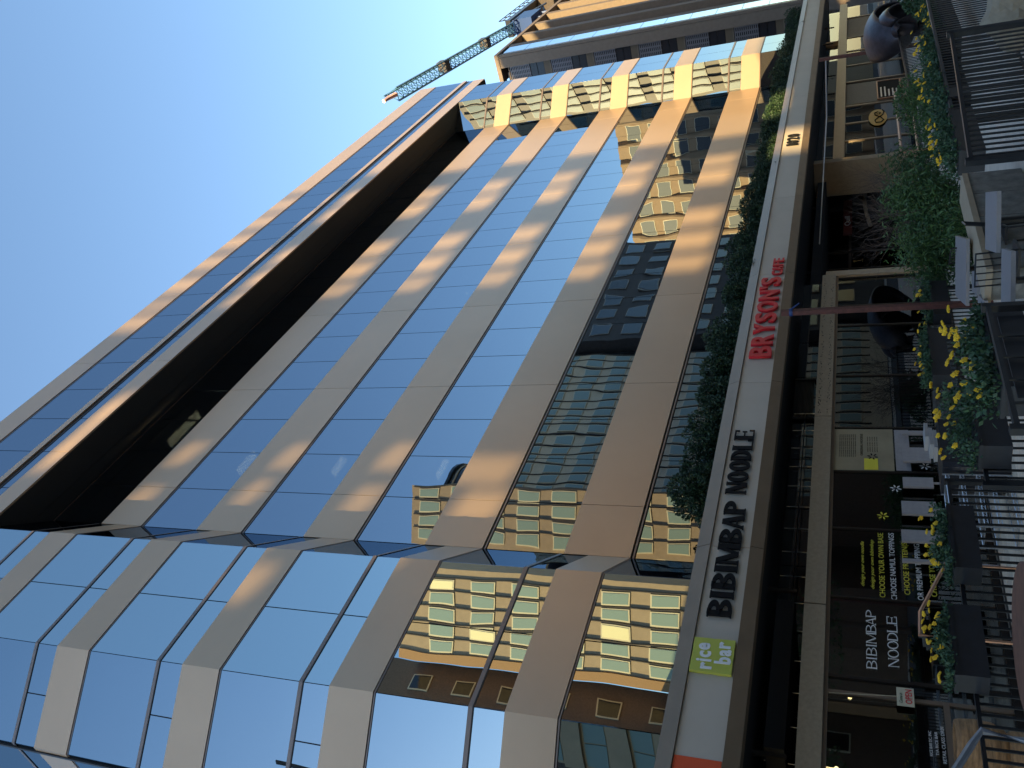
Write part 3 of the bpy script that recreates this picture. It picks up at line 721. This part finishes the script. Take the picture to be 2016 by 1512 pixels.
# open frame: solid below, one gap for the sign's sun patch, shading bars above
X_end = -35.8
zl = 27.2
gx0, gx1, gz0, gz1 = -38.2, -35.81, 22.2, 24.2
mb = MB()
mb.box(xe+.001, YO-.02, 0, gx0, YO+.02, zl); mb.box(gx0, YO-.02, 0, gx1, YO+.02, gz0); mb.box(gx0, YO-.02, gz1, gx1, YO+.02, zl); mb.box(gx1, YO-.02, 0, X_end, YO+.02, gz0); mb.box(X_end, YO-.02, 0, -29.0, YO+.02, 23.6)
obj('wall', mb, ODARK, oc)
random.seed(9)
x = xe+1.3
while x < X_end+6:
    ww = random.uniform(.22, .6); tilt = random.uniform(-.5, .5)
    mb = MB(); mb.add([(x, YO-.05, zl-1), (x+ww, YO-.05, zl-1), (x+ww+tilt, YO-.05, 51), (x+tilt, YO-.05, 51), (x, YO+.05, zl-1), (x+ww, YO+.05, zl-1), (x+ww+tilt, YO+.05, 51), (x+tilt, YO+.05, 51)], [(0,1,2,3),(4,7,6,5),(0,4,5,1),(3,2,6,7),(0,3,7,4),(1,5,6,2)])
    if x < X_end: obj('post', mb, ODARK, oc)  # upright bar, casts a stripe on the sunlit spandrels
    x += random.uniform(1.3, 2.7)
for k in range(1, 6):
    z = facade_to_screen(30, Z0+k*PITCH)[1]
    bx('shade_bar', oc, ODARK, xe-.2, YO-.06, z-.25, X_end, YO+.06, z+.36)  # level bar, shades the foot of each spandrel row
for X in (-94, -80, -65, -49.5, -42, -36.2): bx('screen_column', oc, ODARK, X, YO-1, 0, X+.4, YO-.1, 46 if X > -50 else 58)

ns = thing('tower_shade', 'unseen added brick slab shading the stone tower', 'building')  # added out of view to shade the stone tower, slots let sun through
x = -15.5
for ww in (4.2, 3.0, 5.0, 6.5): bx('wall', ns, BRICK, x, -22.6, 26, x+ww, -22.1, 51-random.uniform(0, 2)); x += ww+random.uniform(.25, .6)
bx('wall', ns, BRICK, -15.5, -24, 25.1, 6, -23.5, 40); bx('wall', ns, BRICK, -15.5, -22.6, 0, 6.3, -22.1+.0, 25.99) if False else None
for X in (-15.4, -6, 5.2): bx('screen_column', ns, BRICK, X, -23.49, 0, X+.8, -22.61, 40)

# ------------------------------------------------------------------ street trees behind the viewer (dark shapes in the shop windows)
def tree(x, y, h, seed, label):
    t = thing('street_tree', label, 'tree', (x, y, 0)); random.seed(seed)
    mb = MB(); mb.tube([(0, 0, 0), (.05, .03, h*.35), (.0, .0, h*.6), (.1, 0, h*.85)], .16, 8, .04)
    for k in range(8):
        a = random.uniform(0, 6.28); z = h*random.uniform(.35, .7); l = h*.28
        mb.tube([(0, 0, z), (math.cos(a)*l*.6, math.sin(a)*l*.6, z+l*.5), (math.cos(a)*l, math.sin(a)*l, z+l*.8)], .06, 5, .012)
    obj('trunk', mb, TWIG, t)
    me = shrub_mesh(seed, h*.30, h*.30, h*.62, 5000, .16, LEAFT, 14, name='crown'); link('crown', me, t, (0, 0, h*.38))
tree(17, -6, 7.5, 21, 'leafy street tree standing at the kerb opposite the cafe doors'); tree(26, -7, 8.5, 22, 'broad leafy street tree farther down the kerb')

# ------------------------------------------------------------------ cafe terrace: planters
random.seed(31)
fl = MB()
for k in range(14):
    a = k*2.4; r = .03*math.sqrt(k/14); fl.ball((r*math.cos(a), r*math.sin(a), .012-r*.25), .011, 4, 0, .8)
FLM = fl.mesh('flower', YELLOW)
def planter(x0, x1, y, zb, h, dep, label, nfl=12, fh=.22, fs=1.0, box=True, seed=1, leaf=.045, ang=0, hang=True, over=.0):
    random.seed(seed)
    t = thing('flower_planter', label, 'planter', (x0, y, zb), 'planters of yellow marigolds', ang); L = x1-x0
    mb = MB(); mb.box(0, -dep/2, 0, L, dep/2, h); mb.box(-.015, -dep/2-.015, h-.04, L+.015, dep/2+.015, h-.005); obj('box', mb, BLACKP, t)
    mb = MB()
    def fn():
        a = random.uniform(-.03, L+.03); zt = fh*(.65+.35*math.sin(a*9+seed))*random.random()**.6
        return Vector((a, random.uniform(-1, 1)*(dep/2+.05), h-.03+zt*.9-(.10*over if random.random() < .3 else 0))), Vector((0, 0, .3))
    leafcloud(mb, int(1100*L/.8), fn, leaf)
    for k in range(nfl): pass
    o = obj('foliage', mb, LEAFM, t)
    for k in range(nfl):
        f = link('flower', FLM, t, (random.uniform(0, L), random.uniform(-dep/2-.05, dep/2), h+fh*random.uniform(.35, 1.15))); f.scale = [fs*random.uniform(.85, 1.3)]*3; f.rotation_euler = (random.uniform(-.2, 1.1), random.uniform(-.4, .4), 0)
    return t
planter(5.8, 6.68, 7.62, .98, .30, .26, 'black planter of yellow marigolds by the fence in front of the shop door', 24, .20, .85, seed=41)
planter(7.2, 8.18, 7.62, .90, .28, .26, 'black planter of yellow marigolds by the fence under the list of toppings', 17, .24, .85, seed=42)
planter(7.5, 8.6, 6.2, .68, .30, .30, 'black planter of yellow marigolds beside the tarp covered cart', 20, .32, 1.0, seed=43)
planter(6.3, 7.6, 4.62, .72, .30, .3, 'large full planter of yellow marigolds nearest the rusty post', 30, .30, 1.0, seed=44, leaf=.055)
planter(11.85, 13.2, 8.3, .80, .26, .25, 'narrow planter of marigolds below the hanging orange flower balls', 12, .20, .95, seed=45)
planter(14.0, 15.2, 8.5, .62, .28, .25, 'small planter of marigolds left of the leafy bamboo', 9, .22, 1.0, seed=46)
planter(9.9, 11.3, 4.0, .78, .26, .26, 'planter of marigolds on the near rail beside the bamboo', 18, .26, .8, seed=47)
planter(11.6, 13.1, 3.95, .76, .26, .26, 'planter of marigolds on the near rail under the yellow fish disc', 22, .28, .8, seed=48)
planter(13.3, 14.7, 3.9, .72, .26, .26, 'planter of marigolds on the near rail in front of the bronze sculpture', 22, .28, .8, seed=49)
planter(17.6, 20.6, 4.75, .30, .28, .3, 'planter of marigolds at the foot of the bronze sculpture', 22, .30, 1.1, seed=50)

# fences
def fence(p0, p1, h, pitch,  label, name='picket_fence', zb=.12, pw=.022, rails=(1.0,), cap=.03):
    p0 = Vector(p0); p1 = Vector(p1); L = (p1-p0).length; a = math.atan2(p1.y-p0.y, p1.x-p0.x)
    t = thing(name, label, 'fence', (p0.x, p0.y, 0), None, a)
    mb = MB(); mb.box(0, -.03, h-.035, L, .03, h); obj('top_rail', mb, BLACKM, t)
    mb = MB(); mb.box(0, -.018, zb-.03, L, .018, zb); obj('bottom_rail', mb, BLACKM, t)
    pk = MB(); pk.box(-pw/2, -.007, zb, pw/2, .007, h-.036); pm_ = pk.mesh('picket', BLACKM)
    n = int(L/pitch)
    for i in range(1, n): link('picket', pm_, t, (i*pitch, 0, 0))
    po = MB(); po.box(-.03, -.03, 0, .03, .03, h+cap); pom = po.mesh('post', BLACKM)
    for q in (0, L): link('post', pom, t, (q, 0, 0))
    return t
fence((4.9, 7.8), (8.95, 7.8), 1.10, .118, 'black picket fence in front of the noodle shop windows', pw=.030)
fence((5.2, 4.05), (6.84, 4.05), 1.10, .30, 'short black fence panel nearest the rusty post', pw=.03)
bpy.context.view_layer.update()
tag(bx('infill_board', None, BLACKP, 5.62, 4.09, .35, 6.76, 4.11, 1.02), 'dark board fixed behind the short near fence panel', 'board')
fence((8.46, 3.42), (10.75, 2.84), 1.10, .082, 'black fence of close pickets at the near end of the terrace', pw=.020)
fence((10.9, 3.9), (15.8, 3.55), 1.02, .10, 'black picket fence behind the near marigold planters', pw=.028)
fence((11.6, 8.45), (15.4, 8.65), 1.0, .14, 'black picket fence behind the small middle planters', pw=.026)
fence((7.3, 6.4), (8.8, 6.4), .92, .12, 'black fence section beside the tarp covered cart', pw=.026)
fence((21.0, 6.6), (27.5, 6.9), 1.0, .16, 'black picket fence under the pink bronze handrail', pw=.03)

# posts
mb = MB(); mb.box(-.045, -.045, 0, .045, .045, 3.42); o = obj('rusty_post', mb, RUST); o.location = (14.0, 8.2, 0); tag(o, 'rust red square steel post with a blue ribbon tied at its top', 'post')
mb = MB(); mb.lathe((14.0, 8.2, 3.22), [(.075, 0), (.08, .03), (.075, .06)], 8); mb.tube([(14.0, 8.14, 3.25), (14.06, 8.05, 3.1)], .012, 4); tag(obj('ribbon', mb, STEELB2), 'blue ribbon knotted round the top of the rusty post', 'ribbon')
mb = MB(); mb.box(-.05, -.05, 0, .05, .05, 3.2); o = obj('dark_post', mb, RUST); o.location = (29.7, 8.0, 0); tag(o, 'dark rusty steel post in front of the bronze sculpture', 'post')
mb = MB(); mb.tube([(29.7, 8, 3.0), (28.5, 9.5, 3.0), (26.5, 13, 3.3)], .02, 5); tag(obj('light_string', mb, CHROME), 'pale cord stretched from the dark post towards the wall', 'cord')

# tables
def table(cx_, cy_, z, sx, sy, rz, label, th=.04, steel=BLACKM):
    t = thing('cafe_table', label, 'table', (cx_, cy_, 0), 'pale cafe tables', rz)
    mb = MB(); mb.box(-sx/2, -sy/2, z-th, sx/2, sy/2, z); obj('tabletop', mb, TABLEW, t)
    mb = MB(); mb.tube([(0, 0, .03), (0, 0, z-th)], .035, 8); obj('pedestal', mb, steel, t)
    for q in range(2):
        mb = MB(); mb.box(-.32 if q == 0 else -.03, -.03 if q == 0 else -.32, .0+q*.001, .32 if q == 0 else .03, .03 if q == 0 else .32, .035); obj('foot', mb, steel, t)
table(11.35, 6.1, .81, 1.35, .85, R(24), 'large pale square topped table in front of the bamboo')
table(9.30, 4.45, .77, .85, .62, R(24), 'pale topped table between the granite wall and the close pickets')
table(8.30, 4.62, .74, .60, .60, R(24), 'small pale topped table nearest the short fence panel')
table(9.75, 5.95, .74, .60, .55, R(22), 'pale topped table half hidden behind the rusty post')
table(12.6, 7.0, .48, .60, .35, R(24), 'low blue grey bench topped table under the large table')
def chair(x, y, rz, label):
    t = thing('metal_chair', label, 'chair', (x, y, 0), 'black metal terrace chairs', rz)
    mb = MB(); mb.box(-.2, -.2, .44, .2, .2, .465); obj('seat', mb, BLACKM, t)
    mb = MB(); mb.tube([(-.19, .19, .44), (-.19, .25, .88), (.19, .25, .88), (.19, .19, .44)], .013, 6)
    for i in range(4): mb.tube([(-.12+i*.08, .2, .5), (-.12+i*.08, .25, .87)], .008, 4)
    obj('backrest', mb, BLACKM, t)
    for sx in (-1, 1):
        for sy in (-1, 1):
            mb = MB(); mb.tube([(sx*.18, sy*.18, .44), (sx*.2, sy*.2, 0)], .012, 6); obj('leg', mb, BLACKM, t)
chair(10.5, 5.3, R(200), 'black metal chair between the two largest pale tables'); chair(12.2, 6.1, R(60), 'black metal chair on the bamboo side of the large table'); chair(11.0, 6.95, R(20), 'black metal chair behind the large table'); chair(9.6, 5.1, R(100), 'black metal chair beside the small pale tables')
t = thing('wooden_table', 'round rusty brown tabletop cut off by the fence of the noodle shop', 'table', (5.55, 6.6, 0))
mb = MB(); mb.lathe((0, 0, 0), [(.62, .76), (.66, .775), (.66, .80), (.64, .81)], 28); obj('tabletop', mb, mat('brown_tabletop', (.17, .075, .045), .6, 0, 9, .25), t)
mb = MB(); mb.tube([(0, 0, 0), (0, 0, .77)], .04, 8); obj('pedestal', mb, BLACKM, t)

# granite wall, rocks
t = thing('granite_wall', 'low granite block wall with a tan cap behind the pale tables', 'wall', (9.7, 5.25, 0))
for i in range(4):
    mb = MB(); mb.box(i*.72+.006, 0, 0, i*.72+.712, .4, .66); obj('stone', mb, GRANITE, t)
mb = MB(); mb.box(-.02, -.03, .66, 2.9, .43, .73); obj('cap', mb, TAN, t)
def rock(x, y, z, r, label, seed):
    random.seed(seed); bm = bmesh.new(); bmesh.ops.create_icosphere(bm, subdivisions=3, radius=r)
    for v in bm.verts:
        f = 1+.16*math.sin(v.co.x*5/r+seed)+.13*math.sin(v.co.y*7/r)+random.uniform(-.02, .02); v.co = v.co*f; v.co.z *= .75
    me = bpy.data.meshes.new('boulder'); bm.to_mesh(me); bm.free(); me.materials.append(BEAM); tag(link('boulder', me, None, (x, y, z)), label, 'rock')
rock(12.4, 3.1, .25, .42, 'pale tan boulder at the near end of the terrace', 3)

# bamboo and twiggy shrub
random.seed(61)
t = thing('bamboo_clump', 'leafy green bamboo clump in the middle of the terrace', 'plant', (17.4, 8.0, 0))
mb = MB()
for k in range(26):
    a = random.uniform(0, 6.28); r = random.uniform(0, .5)
    mb.tube([(r*math.cos(a), r*math.sin(a), 0), (r*1.8*math.cos(a)*1.3, r*1.5*math.sin(a), .8), (r*3*math.cos(a)*1.4, r*2*math.sin(a), random.uniform(1.2, 1.5))], .011, 4, .004)
obj('stem', mb, TWIG, t)
mb = MB(); LP = [(Vector((random.uniform(-1.9, 1.9), random.uniform(-.7, .7), random.uniform(.25, 1.25))), random.uniform(.28, .5)) for _ in range(30)]
def fn():
    c, r = random.choice(LP); v = Vector((random.gauss(0, 1), random.gauss(0, 1), random.gauss(0, 1)))*.5
    p = c+v*r; p.z = max(.05, min(1.65, p.z)); return p, Vector((0, 0, -.2))
leafcloud(mb, 20000, fn, .12, wr=.11)
obj('foliage', mb, LEAFB, t)
t = thing('bare_shrub', 'bare twiggy shrub rising behind the bamboo clump', 'shrub', (20.6, 9.6, 0)); random.seed(62); mb = MB()
def branch(p, d, L, r, lev):
    q = p+d*L; mid = p+d*L*.5+Vector((random.gauss(0, 1), random.gauss(0, 1), random.gauss(0, 1)))*L*.05
    mb.tube([p, mid, q], r, 4, r*.6)
    if lev == 0: return
    for k in range(3 if lev > 1 else 3):
        dd = (d+Vector((random.gauss(0, .45), random.gauss(0, .45), random.gauss(.1, .3)))).normalized(); branch(q if k else mid, dd, L*random.uniform(.6, .85), r*.62, lev-1)
for k in range(13):
    a = random.uniform(0, 6.28); s_ = random.uniform(.15, .75); branch(Vector((random.uniform(-.6, .6), random.uniform(-.3, .3), .0)), Vector((math.cos(a)*s_*1.2, math.sin(a)*s_, 1)).normalized(), random.uniform(.7, .95), .012, 4)
obj('branch', mb, mat('twig_pale', (.11, .08, .065), .8), t)
t = tag(link('feathery_shrub', shrub_mesh(71, 1.5, .8, 1.0, 9000, .055, LEAFB, 18), None, (19.6, 6.6, .30)), 'feathery green shrub between the sculpture and the marigolds', 'shrub')
t = tag(link('leafy_shrub', shrub_mesh(72, 1.1, .6, .9, 3500, .09, LEAFM, 10), None, (25.5, 5.6, .1)), 'low green shrub around the base of the bronze sculpture', 'shrub')

# bronze sculpture: a twisting, hollow, shell-like form
t = thing('bronze_sculpture', 'dark bronze abstract sculpture of curling hollow shells', 'sculpture', (28.2, 6.9, 0))
def ribbon(path, wid, thick, nrm, n=26, name='shell'):
    mb = MB(); vs = []; 
    for i in range(n+1):
        f = i/n; p, wv, tv = path(f); ww = wid(f)
        ring = []
        for k in range(10):
            a = -1+2*k/9; q = p+wv*ww*a+tv*(thick(f)*(1-a*a)); ring.append(q)
        for k in range(9, -1, -1):
            a = -1+2*k/9; q = p+wv*ww*a+tv*(thick(f)*(1-a*a)-.06); ring.append(q)
        vs += ring
    fs = [];
    for i in range(n):
        for k in range(20): fs.append((i*20+k, i*20+(k+1) % 20, (i+1)*20+(k+1) % 20, (i+1)*20+k))
    fs.append(tuple(range(20))[::-1]); fs.append(tuple(n*20+k for k in range(20)))
    mb.add(vs, fs); return obj(name, mb, BRONZES, t, True)
def path1(f):
    a = R(200-235*f); r = 1.25
    p = Vector((r*math.cos(a)*1.15, .25*math.sin(3*f), .75+r*.62*math.sin(a)+.15)); tv = Vector((math.cos(a), -.35, math.sin(a))).normalized(); wv = Vector((.25*math.sin(a), 1, .1)).normalized()
    return p, wv, tv
ribbon(path1, lambda f: .28+.42*math.sin(math.pi*min(1, f*1.05)), lambda f: .22, None)
def path2(f):
    a = R(150-190*f); r = .8
    p = Vector((-.75+r*math.cos(a)*1.1, -.35+.3*f, .72+r*.78*math.sin(a))); tv = Vector((math.cos(a)*.8, -.6, math.sin(a))).normalized(); wv = Vector((.5*math.sin(a)+.2, .9, .2)).normalized()
    return p, wv, tv
ribbon(path2, lambda f: .2+.34*math.sin(math.pi*f), lambda f: .18, None)
def path3(f):
    p = Vector((-1.75+.6*f, -.2, .95-.55*f+.35*math.sin(math.pi*f))); return p, Vector((0, 1, .1)).normalized(), Vector((-.4, -.3, 1)).normalized()
ribbon(path3, lambda f: .14+.2*f, lambda f: .12, None, 14)
mb = MB(); mb.lathe((.1, .1, 0), [(.95, 0), (.95, .16), (.85, .2), (.3, .45)], 24); obj('plinth', mb, BLACKP, t)

# frontage things on the far shops
t = thing('menu_board', 'small framed dark menu board on the tan wall by the fish door', 'sign', (40.95, 13.12, .3)); mb = MB(); mb.box(0, 0, 0, 2.5, .05, .92, 0); obj('board', mb, BLACKL, t)
mb = MB(); mb.box(-.05, -.02, -.05, 0, .06, .97); mb.box(2.5, -.02, -.05, 2.55, .06, .97); mb.box(0, -.02, -.05, 2.5, .06, 0); mb.box(0, -.02, .92, 2.5, .06, .97); obj('frame', mb, COPPER, t)
mb = MB()
for i in range(5): mb.box(.2, -.01, .12+i*.16, 1.1+.5*random.random(), -.002, .18+i*.16)
obj('print', mb, CHROME, t)
t = thing('fish_logo', 'round amber disc with a looping fish outline on the dark door', 'sign', (38.55, 13.14, 1.30)); mb = MB(); n = 32
vs = [(1.0*math.cos(2*math.pi*i/n), 0, .36*math.sin(2*math.pi*i/n)) for i in range(n)]; vs += [(v[0], .03, v[2]) for v in vs]
mb.add(vs, [tuple(range(n))]+[((i+1) % n, i, i+n, (i+1) % n+n) for i in range(n)]); obj('disc', mb, AMBER, t)
pts = [(-.72, -.10), (-.45, -.22), (-.1, -.12), (.25, .10), (.5, .12), (.62, 0), (.5, -.12), (.3, -.06), (.35, .03)]; mb = MB()
mb.tube([(x, -.02, z) for x, z in pts], .022, 5); mb.tube([(-.72, -.02, -.10), (-.7, -.02, .08), (-.4, -.02, .12), (-.1, -.02, -.02), (.2, -.02, -.2), (.55, -.02, -.26), (.8, -.02, -.2)], .022, 5); obj('outline', mb, BLACKL, t)
tag(ftext('SUSHI BAR', 'door_lettering', WHITEL, 38.2, 13.15, .72, .12, 1.2, None, .002), 'tiny white lettering under the amber fish disc', 'lettering') if False else None
t = thing('red_sign', 'dark red Quill sign board in the shaded entrance', 'sign', (31.0, 14.9, 2.35)); mb = MB(); mb.box(0, 0, 0, 3.2, .05, .32); obj('board', mb, mat('dark_red_board', (.14, .02, .015), .6), t); ftext('Quill', 'lettering', WHITEL, .75, -.02, .08, .28, .85, t, .004)
mb = MB(); mb.tube([(31.0+4.2*i/16, 14.6, 1.72+.16*math.sin(math.pi*i/16)+.02*i/16) for i in range(17)], .07, 8); tag(obj('curved_rail', mb, TAN), 'thick curved tan rail under the dark red sign', 'handrail')
def handrail(name, pts, r, M, label, posts):
    t = thing(name, label, 'handrail'); mb = MB(); mb.tube(pts, r, 8); obj('rail', mb, M, t)
    for p, q in posts: mb = MB(); mb.tube([p, q], r*.9, 8); obj('post', mb, M, t)
handrail('bronze_handrail', [(34.8, 11, .78), (28.8, 11, .80), (28.62, 11, .74), (28.6, 11, .35)], .05, COPPER, 'pinkish bronze looped handrail below the amber fish disc', [((28.6, 11, .35), (28.6, 11, 0)), ((34.4, 11, .78), (34.4, 11, 0))])
handrail('bronze_handrail', [(28.6, 11, .32), (33.5, 11, .28)], .04, COPPER, 'lower pinkish bronze rail beside the menu board', [((33.4, 11, .28), (33.4, 11, 0))])
handrail('copper_handrail', [(8.35, 8.6, 1.12), (7.5, 8.6, 1.47), (7.16, 8.6, 1.49), (7.16, 8.6, 1.2)], .022, COPPER, 'copper coloured stair handrail sloping in front of the noodle list', [((7.16, 8.6, 1.2), (7.16, 8.6, 0)), ((8.3, 8.6, 1.13), (8.3, 8.6, 0))])
handrail('grey_handrail', [(4.14, 6, 1.00), (4.18, 6, 1.30), (4.05, 6, 1.38), (3.6, 5.9, 1.60), (3.2, 5.8, 1.80)], .028, GREYR, 'grey painted stair handrail in front of the wooden barrel', [((4.14, 6, 1.0), (4.14, 6, 0)), ((3.2, 5.8, 1.78), (3.2, 5.8, 0))])

# carved barrel on a stump
t = thing('wooden_barrel', 'weathered carved wooden barrel planter on a stump by the shop door', 'planter', (7.62, 11.3, 0))
mb = MB(); prof = [(.20, .36), (.27, .42), (.33, .55), (.345, .75), (.33, .93), (.31, .99), (.27, .99), (.26, .9)]; mb.lathe((0, 0, 0), prof, 24); obj('tub', mb, WOOD, t, False)
mb = MB(); mb.lathe((0, 0, 0), [(.30, 0), (.31, .1), (.26, .2), (.25, .33), (.21, .37)], 14); obj('stump', mb, WOOD, t)

# service items by the windows
t = thing('wire_shelf', 'chrome wire shelving rack standing between the marigold planters', 'shelf', (9.95, 9.5, 0))
for X, Y in ((0, 0), (1.12, 0), (0, .42), (1.12, .42)): mb = MB(); mb.tube([(X, Y, 0), (X, Y, .95)], .014, 6); obj('pole', mb, CHROME, t)
for z in (.06, .30, .48, .70, .90):
    mb = MB(); mb.tube([(0, 0, z), (1.12, 0, z), (1.12, .42, z), (0, .42, z), (0, 0, z)], .008, 4); mb.tube([(0, 0, z-.045), (1.12, 0, z-.045)], .006, 4)
    for i in range(18): mb.tube([(i*.062, 0, z), (i*.062+.031, 0, z-.045), (i*.062+.062, 0, z)], .004, 3)
    for i in range(14): mb.tube([(.04+i*.08, 0, z), (.04+i*.08, .42, z)], .004, 3)
    obj('shelf', mb, CHROME, t)
t = thing('covered_cart', 'service cart hidden under a black tarpaulin with cartons on top', 'cart', (11.15, 9.4, 0)); random.seed(81)
mb = MB(); nx, nz = 14, 6
for side in (0,):
    vs = []
    for j in range(nz+1):
        for i in range(36):
            a = 2*math.pi*i/36; cx_ = .62*max(-1, min(1, 1.35*math.cos(a))); cy_ = .32*max(-1, min(1, 1.35*math.sin(a))); z = .95*j/nz; g = 1+.05*math.sin(i*1.9)*(1-j/nz)+.02*random.random()
            vs.append((.62+cx_*g, .3+cy_*g, z-(.0 if j < nz else .02*random.random())))
    fs = [(j*36+i, j*36+(i+1) % 36, (j+1)*36+(i+1) % 36, (j+1)*36+i) for j in range(nz) for i in range(36)]; fs.append(tuple(nz*36+i for i in range(36))); mb.add(vs, fs)
obj('tarpaulin', mb, mat('tarpaulin', (.02, .022, .03), .35, 0, 6, .4, .02), t)
mb = MB(); mb.box(.15, .1, 0, .2, .15, .1); mb.box(1.0, .1, 0, 1.05, .15, .1); obj('castor', mb, BLACKM, t)
for (X, Z, W_, lb) in ((11.72, .955, .46, 'white carton at the bottom of the stack on the covered cart'), (11.80, 1.015, .44, 'white carton in the middle of the stack on the covered cart'), (12.0, 1.075, .36, 'white carton on top of the stack on the covered cart')):
    mb = MB(); mb.box(0, 0, 0, W_, .3, .056); mb.box(-.004, -.004, .036, W_+.004, .304, .05); o = obj('carton', mb, CARTON); o.location = (X, 9.5, Z); tag(o, lb, 'box', 'cartons on the covered cart')
for X0, X1, z0, z1, lb in ((14.83, 15.27, .8, 1.30, 'pale upright board against the shop window under the beige menu'), (14.04, 14.32, .8, 1.33, 'pale upright board against the shop window left of the menu edge'), (13.24, 13.6, .8, 1.38, 'pale upright board against the shop window under the white flower decal'), (12.5, 12.8, .75, 1.41, 'pale upright board against the shop window beside the word SAUCE'), (15.75, 15.86, .7, 1.28, 'narrow pale upright board against the shop window beside the stacked cartons'), (11.98, 12.06, .7, 1.42, 'narrow pale upright board in front of the list of toppings')):
    mb = MB(); mb.box(0, 0, 0, X1-X0, .04, z1-z0)
    mb.box(.0, -.01, 0, (X1-X0)*.2, -.001, z1-z0)
    o = thing('upright_board', lb, 'board', (X0*.955, 11.84, z0*.955+.08), 'pale boards standing against the shop window'); obj('panel', mb, WHITEB, o); q = MB(); q.box((X1-X0)/2-.02, .01, -(z0*.955+.08), (X1-X0)/2+.02, .035, 0); obj('stand', q, WHITEB, o)
for X, Z, lb in ((21.6, 1.93, 'ball of orange flowers hanging in the window nearest the entrance'), (18.73, 1.98, 'ball of orange flowers hanging in the window right of the rusty post'), (16.94, 2.05, 'ball of orange flowers hanging in the window above the stacked cartons')):
    random.seed(int(X*10)); t = thing('flower_ball', lb, 'flower ball', (X, 12.6, Z), 'orange flower balls in the cafe windows')
    mb = MB()
    def fn():
        v = Vector((random.gauss(0, 1), random.gauss(0, 1), random.gauss(0, 1))).normalized(); return v*.17*random.uniform(.8, 1), v
    leafcloud(mb, 900, fn, .05); obj('petals', mb, ORANGE, t); mb = MB(); mb.tube([(0, 0, .1), (0, 0, 2.94-Z)], .005, 4); obj('cord', mb, BLACKL, t)
